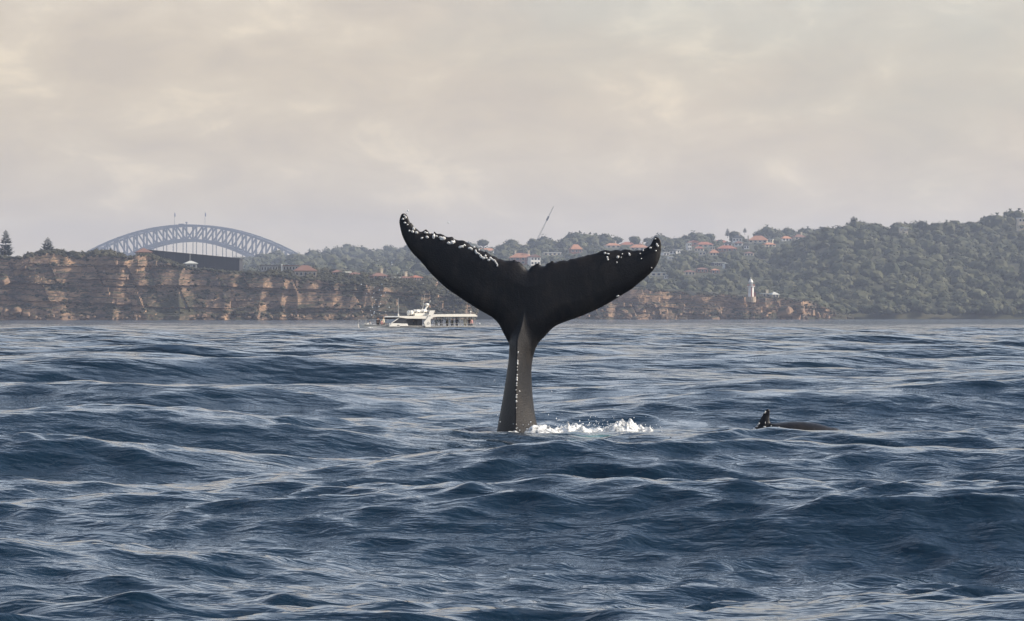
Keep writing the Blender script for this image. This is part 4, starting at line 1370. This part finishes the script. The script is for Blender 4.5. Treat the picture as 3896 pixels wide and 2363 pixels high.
def dark_block():
    D = 1870.0
    a, b = P(566, 1012, D), P(911, 1024, D)
    t = empty('dark_building', (0, 0, 0))
    tag(t, 'long black walled building with sloping roofline below the bridge', 'building', G_C)
    zt0, zt1 = P(566, 953, D)[2], P(911, 986, D)[2]
    m = MB()
    vs = [(a[0], D, a[2] - 8), (b[0], D, b[2] - 3), (b[0], D, zt1), (a[0], D, zt0), (a[0], D + 22, a[2] - 8), (b[0], D + 22, b[2] - 3), (b[0], D + 22, zt1), (a[0], D + 22, zt0)]
    m.add(vs, [(0, 1, 2, 3), (5, 4, 7, 6), (1, 5, 6, 2), (4, 0, 3, 7), (3, 2, 6, 7)])
    m.build('wall', WALLC['dark'], t)
    n = 9
    for i in range(n):                                  # pilasters and high windows
        f = (i + 0.5) / n
        x = a[0] + (b[0] - a[0]) * f; zt = zt0 + (zt1 - zt0) * f
        MB().box(x - .35, x + .35, D - .3, D + .1, zt - 5.2, zt - 0.4).build('pilaster', WALLC['dark'], t)
    m = MB()
    m.add([(a[0] - .5, D - .7, zt0), (b[0] + .5, D - .7, zt1), (b[0] + .5, D + 23, zt1), (a[0] - .5, D + 23, zt0), (a[0] - .5, D - .7, zt0 + .4), (b[0] + .5, D - .7, zt1 + .4), (b[0] + .5, D + 23, zt1 + .4), (a[0] - .5, D + 23, zt0 + .4)],
          [(0, 1, 5, 4), (1, 2, 6, 5), (2, 3, 7, 6), (3, 0, 4, 7), (4, 5, 6, 7), (3, 2, 1, 0)])
    m.build('roof', ROOFC['dark'], t)


dark_block()
# red roofs behind the cliff, under the hazy ridge
for q, (px, py, w, rh, rc, lab) in enumerate([(1282, 1034, 40, 9, 'brown', 'faded brown roof behind the cliff beside the verandah house'), (1350, 1034, 50, 8, 'brown', 'long faded brown roof behind the cliff'),
                                              (1440, 1038, 56, 12, 'brown', 'dull brown roof with a white chimney behind the cliff'), (1538, 1022, 30, 7, 'brown', 'brown roof with small white finial near the fluke'),
                                              (1580, 1024, 36, 8, 'red', 'red rounded roof tucked beside the fluke edge'), (1500, 1050, 24, 4, 'pale', 'small pale roof low behind the cliff'),
                                              (1310, 1044, 26, 3, 'pale', 'flat pale shed behind the cliff')]):
    D = 1930.0
    x, y, _ = P(px, py, D)
    z = CAPZ[5](x, y) + 0.8
    m_ = D / FPX
    house('house', (x, y, z - 1.2), w * m_, 2.0, 5, 'hip' if rc != 'pale' else 'flat', rc, 'cream' if q % 2 else 'brick', R(10 + q * 5), lab, 'roofs behind the cliff', chimneys=1 if q in (2, 3) else 0, rh=rh * m_, nwin=3)
# keepers' cottages by the lighthouse
x, y, z = P(2945, 1130, 2108)
z = CAPZ[31](x, y) + .4
house('cottage', (x, y, z - .2), 26 * .13, 1.6, 4, 'hip', 'pale', 'cream', R(20), 'low pale roofed cottage beside the lighthouse', 'cottages by the lighthouse', 'cottage', rh=1.3, nwin=2)
x, y, z = P(2912, 1124, 2112)
z = CAPZ[31](x, y) + .5
house('cottage', (x, y, z - .2), 30 * .13, 1.5, 4, 'flat', 'pale', 'stone', R(10), 'flat roofed stone cottage close behind the lighthouse', 'cottages by the lighthouse', 'cottage', chimneys=1, rh=.3, nwin=2)


# ------------------------------------------------------------------ tour boat
BD = 593.0
BX = (1350 + .1907 * 1200 - CX) / FPX * BD
BROT = R(32)
BZ = -0.22
boat = empty('tour_boat', (BX, BD, BZ), BROT)
tag(boat, 'white whale watching boat with long canopy and rooftop life rafts', 'boat')
KX = 0.00707 / math.cos(BROT)
bu = lambda cx_: (cx_ - 1200) * KX
bz = lambda cy_: (650 - cy_) * 0.00707 + 0.70
M_hull = mat('boat_gelcoat', (0.80, 0.77, 0.70), 0.25, noise=(1.2, (0.70, 0.66, 0.58), 0.5, 0.85), coat=0.3)
M_canv = mat('canopy_white', (0.80, 0.76, 0.67), 0.55)
M_trim = mat('boat_dark_trim', (0.05, 0.045, 0.05), 0.5)
M_bglass = mat('tinted_glass', (0.012, 0.014, 0.018), 0.08, spec=0.7)
M_metal = mat('boat_metal', (0.55, 0.54, 0.51), 0.35, metal=0.7)
BW = 2.1                                                  # half beam


def build_hull():
    xs = [bu(c) for c in (95, 180, 300, 470, 700, 1000, 1500, 2000, 2260)]
    hw = [0.05, 0.55, 1.05, 1.55, 1.9, BW, BW, BW, 2.0]
    sheer = [1.02, 0.98, 0.92, 0.86, 0.80, 0.74, 0.70, 0.70, 0.70]
    m = MB()
    prof = lambda w, s: [(0, -0.6), (-w * 0.55, -0.45), (-w * 0.88, 0.0), (-w, s), (-w + 0.10 * min(1, w), s + .02), (-w + .12 * min(1, w), 0.2), (w - .12 * min(1, w), 0.2), (w - 0.10 * min(1, w), s + .02), (w, s), (w * .88, 0.0), (w * .55, -.45)]
    rings = []
    for x, w, s in zip(xs, hw, sheer):
        rake = 0.0
        rings.append([(x + (0.5 * max(0, (0.6 - z)) if x < bu(300) else 0), y, z) for y, z in prof(w, s)])
    vs = [p for r in rings for p in r]
    n = 11
    fs = [(i * n + j, i * n + (j + 1) % n, (i + 1) * n + (j + 1) % n, (i + 1) * n + j) for i in range(len(xs) - 1) for j in range(n)]
    fs += [tuple(range(n - 1, -1, -1)), tuple((len(xs) - 1) * n + j for j in range(n))]
    m.add(vs, fs)
    h = m.build('hull', M_hull, boat)
    # rubbing strake
    r = MB()
    for s in (-1, 1):
        for i in range(1, len(xs) - 1):
            r.bar((xs[i], s * hw[i] * 1.01, sheer[i] - .10), (xs[i + 1], s * hw[i + 1] * 1.01, sheer[i + 1] - .10), .07, .07)
    r.build('rubbing_strake', M_trim, h)


build_hull()
# wheelhouse sides, windscreen, cabin glass
for s in (-1, 1):
    w = MB().prism([(bu(555), bz(655)), (bu(930), bz(655)), (bu(912), bz(600)), (bu(600), bz(588))], s * 1.95 - .05, s * 1.95 + .05).build('cabin_side', M_hull, boat)
    MB().prism([(bu(705), bz(640)), (bu(760), bz(640)), (bu(745), bz(622)), (bu(715), bz(622))], s * 2.003 - .006, s * 2.003 + .006).build('emblem', M_trim, w)
    MB().prism([(bu(610), bz(586)), (bu(905), bz(597)), (bu(890), bz(500)), (bu(760), bz(485))], s * 1.93 - .03, s * 1.93 + .03).build('side_window', M_bglass, boat)
    MB().prism([(bu(588), bz(592)), (bu(612), bz(586)), (bu(765), bz(482)), (bu(742), bz(482))], s * 1.96 - .06, s * 1.96 + .06).build('windscreen_pillar', M_hull, boat)
m = MB(); m.add([(bu(600), -1.85, bz(590)), (bu(600), 1.85, bz(590)), (bu(750), 1.85, bz(482)), (bu(750), -1.85, bz(482)), (bu(606), -1.85, bz(590)), (bu(606), 1.85, bz(590)), (bu(756), 1.85, bz(482)), (bu(756), -1.85, bz(482))],
                [(0, 1, 2, 3), (7, 6, 5, 4), (0, 3, 7, 4), (1, 5, 6, 2), (3, 2, 6, 7), (0, 4, 5, 1)])
m.build('windscreen', M_bglass, boat)
MB().box(bu(560), bu(600), -1.9, 1.9, bz(655), bz(592)).build('cabin_front', M_hull, boat)
MB().box(bu(1140), bu(1235), -1.5, 1.5, bz(650), bz(505)).build('bulkhead', M_trim, boat)
# roofs
r1 = MB().prism([(bu(725), bz(472)), (bu(890), bz(497)), (bu(1250), bz(502)), (bu(1395), bz(498)), (bu(1395), bz(455)), (bu(1000), bz(448)), (bu(775), bz(450))], -2.15, 2.15).build('cabin_roof', M_canv, boat)
r2 = MB().prism([(bu(1370), bz(478)), (bu(1470), bz(462)), (bu(2262), bz(460)), (bu(2285), bz(452)), (bu(2225), bz(408)), (bu(1470), bz(418)), (bu(1385), bz(450))], -2.2, 2.2).build('canopy_roof', M_canv, boat)
MB().box(bu(1480), bu(2240), -2.1, 2.1, bz(472), bz(462)).build('canopy_lining', M_trim, r2)
# slanted equipment arch on both sides
for s in (-1, 1):
    a = MB().prism([(bu(1250), bz(668)), (bu(1350), bz(662)), (bu(1345), bz(520)), (bu(1390), bz(440)), (bu(1432), bz(338)), (bu(1335), bz(338)), (bu(1290), bz(475)), (bu(1212), bz(572))], s * 2.2 - .07, s * 2.2 + .07).build('arch_leg', M_hull, boat)
    e = MB()
    for i in range(14):
        t0, t1 = 2 * math.pi * i / 14, 2 * math.pi * (i + 1) / 14
        e.bar((bu(1300) + .17 * math.cos(t0), s * 2.29, bz(592) + .17 * math.sin(t0)), (bu(1300) + .17 * math.cos(t1), s * 2.29, bz(592) + .17 * math.sin(t1)), .05, .02)
    e.bar((bu(1292), s * 2.29, bz(600)), (bu(1310), s * 2.29, bz(585)), .05, .02)
    e.build('emblem', WALLC['grey'], a)
    MB().box(bu(1310), bu(1345), s * 2.28 - .02, s * 2.28 + .02, bz(450), bz(438)).build('vent', M_trim, a)
MB().box(bu(1340), bu(1425), -2.1, 2.1, bz(355), bz(341)).build('arch_top', M_hull, boat)


def raft(x0, x1, y, z, r):
    t = MB().lathe([(0, 0), (r * .85, 0), (r, .06), (r, (x1 - x0) * .48), (r * 1.05, (x1 - x0) * .49), (r * 1.05, (x1 - x0) * .51), (r, (x1 - x0) * .52), (r, x1 - x0 - .06), (r * .85, x1 - x0), (0, x1 - x0)], n=14)
    t.v = [(x0 + zz, y + xx, z + yy) for xx, yy, zz in t.v]
    ra = t.build('life_raft', M_hull, boat, smooth=True)
    b = MB()
    for f in (.25, .75):
        xx = x0 + (x1 - x0) * f
        b.box(xx - .03, xx + .03, y - r * 1.06, y + r * 1.06, z - r - .12, z - r * .5)
    b.build('cradle', M_trim, ra)


raft(bu(968), bu(1060), -1.3, bz(388), 0.38)
raft(bu(1074), bu(1200), -1.3, bz(352), 0.24)
raft(bu(1204), bu(1335), -1.3, bz(352), 0.24)
MB().box(bu(1072), bu(1330), -1.7, -.6, bz(446), bz(390)).build('roof_locker', M_hull, boat)
MB().box(bu(1076), bu(1326), -1.73, -1.703, bz(436), bz(402)).build('locker_panel', M_canv, boat)
for a, b_, r in (((bu(788), -1.2, bz(450)), (bu(788), -1.2, bz(85)), .035), ((bu(1290), -.8, bz(345)), (bu(1335), -.8, bz(20)), .03)):
    an = MB().tube(a, b_, r, r * .5, 6).build('antenna', M_hull, boat)
    MB().lathe([(0, 0), (.12, 0), (.12, .25), (.05, .32), (0, .32)], a, 8).build('antenna_base', M_hull, an)
ms = MB().bar((bu(1372), 0, bz(345)), (bu(1452), 0, bz(238)), .16, .3).build('radar_mast', M_hull, boat)
MB().lathe([(0, 0), (.28, 0), (.32, .08), (.30, .24), (.16, .32), (0, .34)], (bu(1432), 0, bz(238)), 14).build('radar_dome', M_canv, ms, smooth=True)
MB().tube((bu(1470), 0, bz(245)), (bu(1498), 0, bz(160)), .03).bar((bu(1440), 0, bz(245)), (bu(1474), 0, bz(243)), .05).build('light_pole', M_metal, ms)
MB().lathe([(0, 0), (.07, .04), (.07, .14), (0, .18)], (bu(1498), 0, bz(165)), 8).build('mast_light', M_canv, ms)
an = MB().tube((bu(2228), -1.0, bz(412)), (bu(2228), -1.0, bz(376)), .03).build('dome_stalk', M_metal, boat)
MB().lathe([(0, -.11), (.09, -.08), (.115, 0), (.09, .08), (0, .11)], (bu(2228), -1.0, bz(362)), 10).build('satellite_dome', M_canv, an, smooth=True)
# canopy posts and rails
for cx_ in (1470, 1580, 1720, 1830, 1960, 2060, 2235):
    for s in (-1, 1):
        MB().tube((bu(cx_), s * 2.0, .7), (bu(cx_), s * 2.0, bz(468)), .028, n=6).build('canopy_post', M_metal, boat)
for s in (-1, 1):
    MB().tube((bu(1470), s * 2.02, 1.05), (bu(2240), s * 2.02, 1.05), .025, n=6).build('side_rail', M_metal, boat)
    rail = [(bu(120), s * .35), (bu(200), s * .7), (bu(320), s * 1.15), (bu(470), s * 1.55), (bu(560), s * 1.75)]
    m = MB()
    for (xa, ya), (xb, yb) in zip(rail, rail[1:]):
        m.tube((xa, ya, 1.62), (xb, yb, 1.60), .025, n=6).tube((xa, ya, .9), (xa, ya, 1.62), .022, n=6).tube((xa, ya, 1.28), (xb, yb, 1.26), .018, n=6)
    m.build('bow_rail', M_metal, boat)
MB().box(bu(235), bu(330), -.5, .5, .3, 1.15).build('bow_locker', M_hull, boat)
MB().box(bu(1380), bu(2200), -.35, .35, .2, .62).build('bench', M_trim, boat)

# wash thrown up at the bow
def bow_wash():
    rg = np.random.default_rng(4)
    VV, FF, b = [], [], 0
    V, F = ico(1)
    for i in range(120):
        u = rg.random()
        x = bu(60 + 330 * u); s = 0.05 + 0.13 * rg.random()
        c = np.array([x, -1.0 - rg.random() * 1.3, -.05 + 0.40 * rg.random() * (1 - abs(u - .35))])
        q = V * (1 + .5 * rg.normal(0, .3, (len(V), 1))) * np.array([s * 2.2, s, s * .6]) + c
        VV.append(q); FF.append(F + b); b += len(V)
    o = mesh_np('bow_wash', np.concatenate(VV), np.concatenate(FF), M_foam, smooth=True)
    o.location = (BX, BD, -0.05); o.rotation_euler = (0, 0, BROT)
    tag(o, 'white broken water around the bow of the boat', 'foam', kind='stuff')


bow_wash()


# ------------------------------------------------------------------ passengers
M_skin_h = mat('skin', (0.45, 0.27, 0.18), 0.5)
M_hair = mat('dark_hair', (0.025, 0.018, 0.014), 0.6)
CLOTH = {n_: mat('cloth_' + n_, c, 0.85) for n_, c in dict(black=(.012, .012, .015), navy=(.015, .02, .045), teal=(.01, .05, .06), brown=(.09, .05, .035), cream=(.62, .54, .40), white=(.72, .68, .62), olive=(.07, .065, .02),
                                                           pink=(.50, .27, .25), grey=(.11, .11, .12)).items()}


def skin_body(joints, edges, radii):
    me = bpy.data.meshes.new('person')
    me.from_pydata(joints, edges, [])
    o = bpy.data.objects.new('person', me); COL.objects.link(o)
    sk = o.modifiers.new('s', 'SKIN')
    sk.use_smooth_shade = True
    for v, r in zip(me.skin_vertices[0].data, radii):
        v.radius = (r[0], r[1]) if isinstance(r, tuple) else (r, r)
    me.skin_vertices[0].data[0].use_root = True
    su = o.modifiers.new('d', 'SUBSURF'); su.levels = 1; su.render_levels = 1
    dg = bpy.context.evaluated_depsgraph_get()
    ev = bpy.data.meshes.new_from_object(o.evaluated_get(dg))
    bpy.data.objects.remove(o)
    return ev


def pose(kind):
    """standing figure 1.70 m tall facing -Y, arms by kind"""
    J = [(0, 0, .93), (0, 0, 1.12), (0, 0, 1.36), (0, 0, 1.46), (0, -.01, 1.54), (0, -.015, 1.63), (0, 0, 1.70)]
    E = [(0, 1), (1, 2), (2, 3), (3, 4), (4, 5), (5, 6)]
    Rr = [(.16, .12), (.15, .11), (.17, .11), .06, .085, .095, .05]

    def chain(root, pts, rs):
        p = root
        for q, r in zip(pts, rs):
            J.append(q); Rr.append(r); E.append((p, len(J) - 1)); p = len(J) - 1
    for s in (-1, 1):
        chain(0, [(s * .11, 0, .86), (s * .12, -.02, .48), (s * .12, .01, .09), (s * .13, -.12, .04)], [.095, .065, .045, .04])
    arms = {'rest': [[(s * .21, 0, 1.36), (s * .27, .02, 1.10), (s * .27, -.08, .86), (s * .27, -.11, .79)] for s in (-1, 1)],
            'camera': [[(s * .21, 0, 1.36), (s * .28, -.12, 1.14), (s * .12, -.32, 1.42), (s * .06, -.36, 1.50)] for s in (-1, 1)],
            'rail': [[(s * .21, 0, 1.36), (s * .30, -.10, 1.12), (s * .24, -.36, 1.02), (s * .22, -.44, 1.01)] for s in (-1, 1)],
            'point': [[(-.21, 0, 1.36), (-.27, .02, 1.10), (-.27, -.08, .86), (-.27, -.11, .79)], [(.21, 0, 1.36), (.30, -.22, 1.28), (.32, -.46, 1.40), (.32, -.54, 1.43)]]}[kind]
    for a in arms:
        chain(2, a, [.065, .052, .038, .034])
    return skin_body(J, E, Rr)


POSES = {k_: pose(k_) for k_ in ('rest', 'camera', 'rail', 'point')}


def person(cx_, y, kind, topc, legc, hair, rz, hgt, label, hat=None, floor=.22):
    o = bpy.data.objects.new('person', POSES[kind].copy())
    for m in (CLOTH[topc], CLOTH[legc], M_skin_h): o.data.materials.append(m)
    for p_ in o.data.polygons:
        z = p_.center.z
        p_.material_index = 2 if z > 1.43 or (abs(p_.center.x) > .03 and z < .84 and abs(p_.center.x) > .21) else (1 if z < .92 else 0)
    link(o)
    L = Matrix.Translation((BX, BD, BZ)) @ Matrix.Rotation(BROT, 4, 'Z') @ Matrix.Translation((bu(cx_), y, floor)) @ Matrix.Rotation(rz, 4, 'Z') @ Matrix.Scale(hgt / 1.72, 4)
    o.matrix_world = L
    tag(o, label, 'person', 'passengers on the boat')
    V, F = ico(2)
    V = V * np.array([.105, .115, .12]) + np.array([0, .02, 1.625])
    if hat is None:
        V = V[:, :]
        keep = [f for f in F if not (V[f].mean(0)[1] < -.03 and V[f].mean(0)[2] < 1.655)]
        mesh_np('hair', V, np.array(keep), M_hair if hair == 'dark' else mat('fair_hair', (.30, .20, .10), .6), o, smooth=True)
    else:
        MB().lathe([(.17, 1.66), (.115, 1.665), (.11, 1.74), (.07, 1.77), (0, 1.775)], (0, .01, 0), 12).build('hat', CLOTH[hat], o, smooth=True)


PEOPLE = [
    (285, -.5, 'rail', 'white', 'grey', 'dark', R(-30), 1.45, 'dark haired passenger in white crouched low at the bow tip', None, .0),
    (405, -.9, 'camera', 'brown', 'black', 'dark', R(20), 1.72, 'passenger in brown jacket holding up a camera on the bow', None, .22),
    (455, -.4, 'rest', 'black', 'black', 'dark', R(-10), 1.66, 'passenger in black standing on the bow', None, .22),
    (470, -1.1, 'rail', 'pink', 'black', 'dark', R(10), 1.40, 'passenger in pink leaning on the bow rail', None, .22),
    (520, -.9, 'rest', 'cream', 'black', 'fair', R(30), 1.80, 'fair haired passenger in cream before the windscreen', None, .22),
    (560, -.3, 'point', 'teal', 'black', 'dark', R(60), 1.62, 'passenger in teal pointing from beside the windscreen', None, .22),
    (905, -.9, 'rest', 'black', 'black', 'dark', 0, 1.55, 'person in black at the cabin doorway', None, .12),
    (1100, -1.0, 'rest', 'black', 'navy', 'dark', R(40), 1.50, 'hooded person in black sitting by the cabin bulkhead', None, .12),
    (1385, -1.2, 'rest', 'brown', 'black', 'dark', R(-20), 1.70, 'passenger in brown next to the slanted arch', None, .22),
    (1435, -.8, 'rest', 'black', 'black', 'dark', R(15), 1.74, 'tall passenger in black behind the slanted arch', None, .22),
    (1522, -1.4, 'rail', 'teal', 'black', 'dark', 0, 1.70, 'passenger in dark teal with arms out at the canopy post', None, .22),
    (1620, -1.4, 'camera', 'navy', 'black', 'dark', R(-70), 1.72, 'passenger in navy aiming a camera along the side', None, .22),
    (1765, -1.0, 'rest', 'olive', 'brown', 'dark', R(20), 1.54, 'shorter passenger in olive under the canopy middle', None, .22),
    (1850, -1.2, 'rest', 'olive', 'black', 'fair', R(-30), 1.56, 'fair haired passenger in olive under the canopy', None, .22),
    (1925, -1.4, 'rail', 'black', 'black', 'dark', R(10), 1.70, 'passenger in black cap leaning on the side rail', 'black', .22),
    (2090, -1.4, 'rest', 'cream', 'cream', 'dark', R(-20), 1.74, 'passenger all in cream with a white sun hat', 'white', .22),
    (2140, -.9, 'rest', 'black', 'black', 'dark', R(25), 1.78, 'tall passenger in black near the stern', None, .22),
    (2178, -1.3, 'camera', 'brown', 'black', 'dark', R(-10), 1.68, 'passenger in brown holding a camera at the stern', None, .22),
    (2212, -1.5, 'rest', 'pink', 'grey', 'dark', R(10), 1.62, 'passenger in pale pink at the very stern', None, .22),
]
for a in PEOPLE:
    person(*a[:9], hat=a[9], floor=a[10])

# ------------------------------------------------------------------ haze
def build_haze():
    m = bpy.data.materials.new('haze')
    m.use_nodes = True
    nt = m.node_tree; nt.nodes.clear()
    out = N(nt, 'ShaderNodeOutputMaterial')
    v = N(nt, 'ShaderNodeVolumePrincipled')
    v.inputs['Color'].default_value = (0.72, 0.80, 1.0, 1)
    v.inputs['Density'].default_value = HAZE
    v.inputs['Anisotropy'].default_value = 0.35
    nt.links.new(v.outputs[0], out.inputs['Volume'])
    o = MB().box(-7900, 7900, -7900, 7900, -8, 172).build('haze', m)
    tag(o, 'pale sea haze over the whole view', 'haze', kind='stuff')


HAZE = 1.0e-4
build_haze()
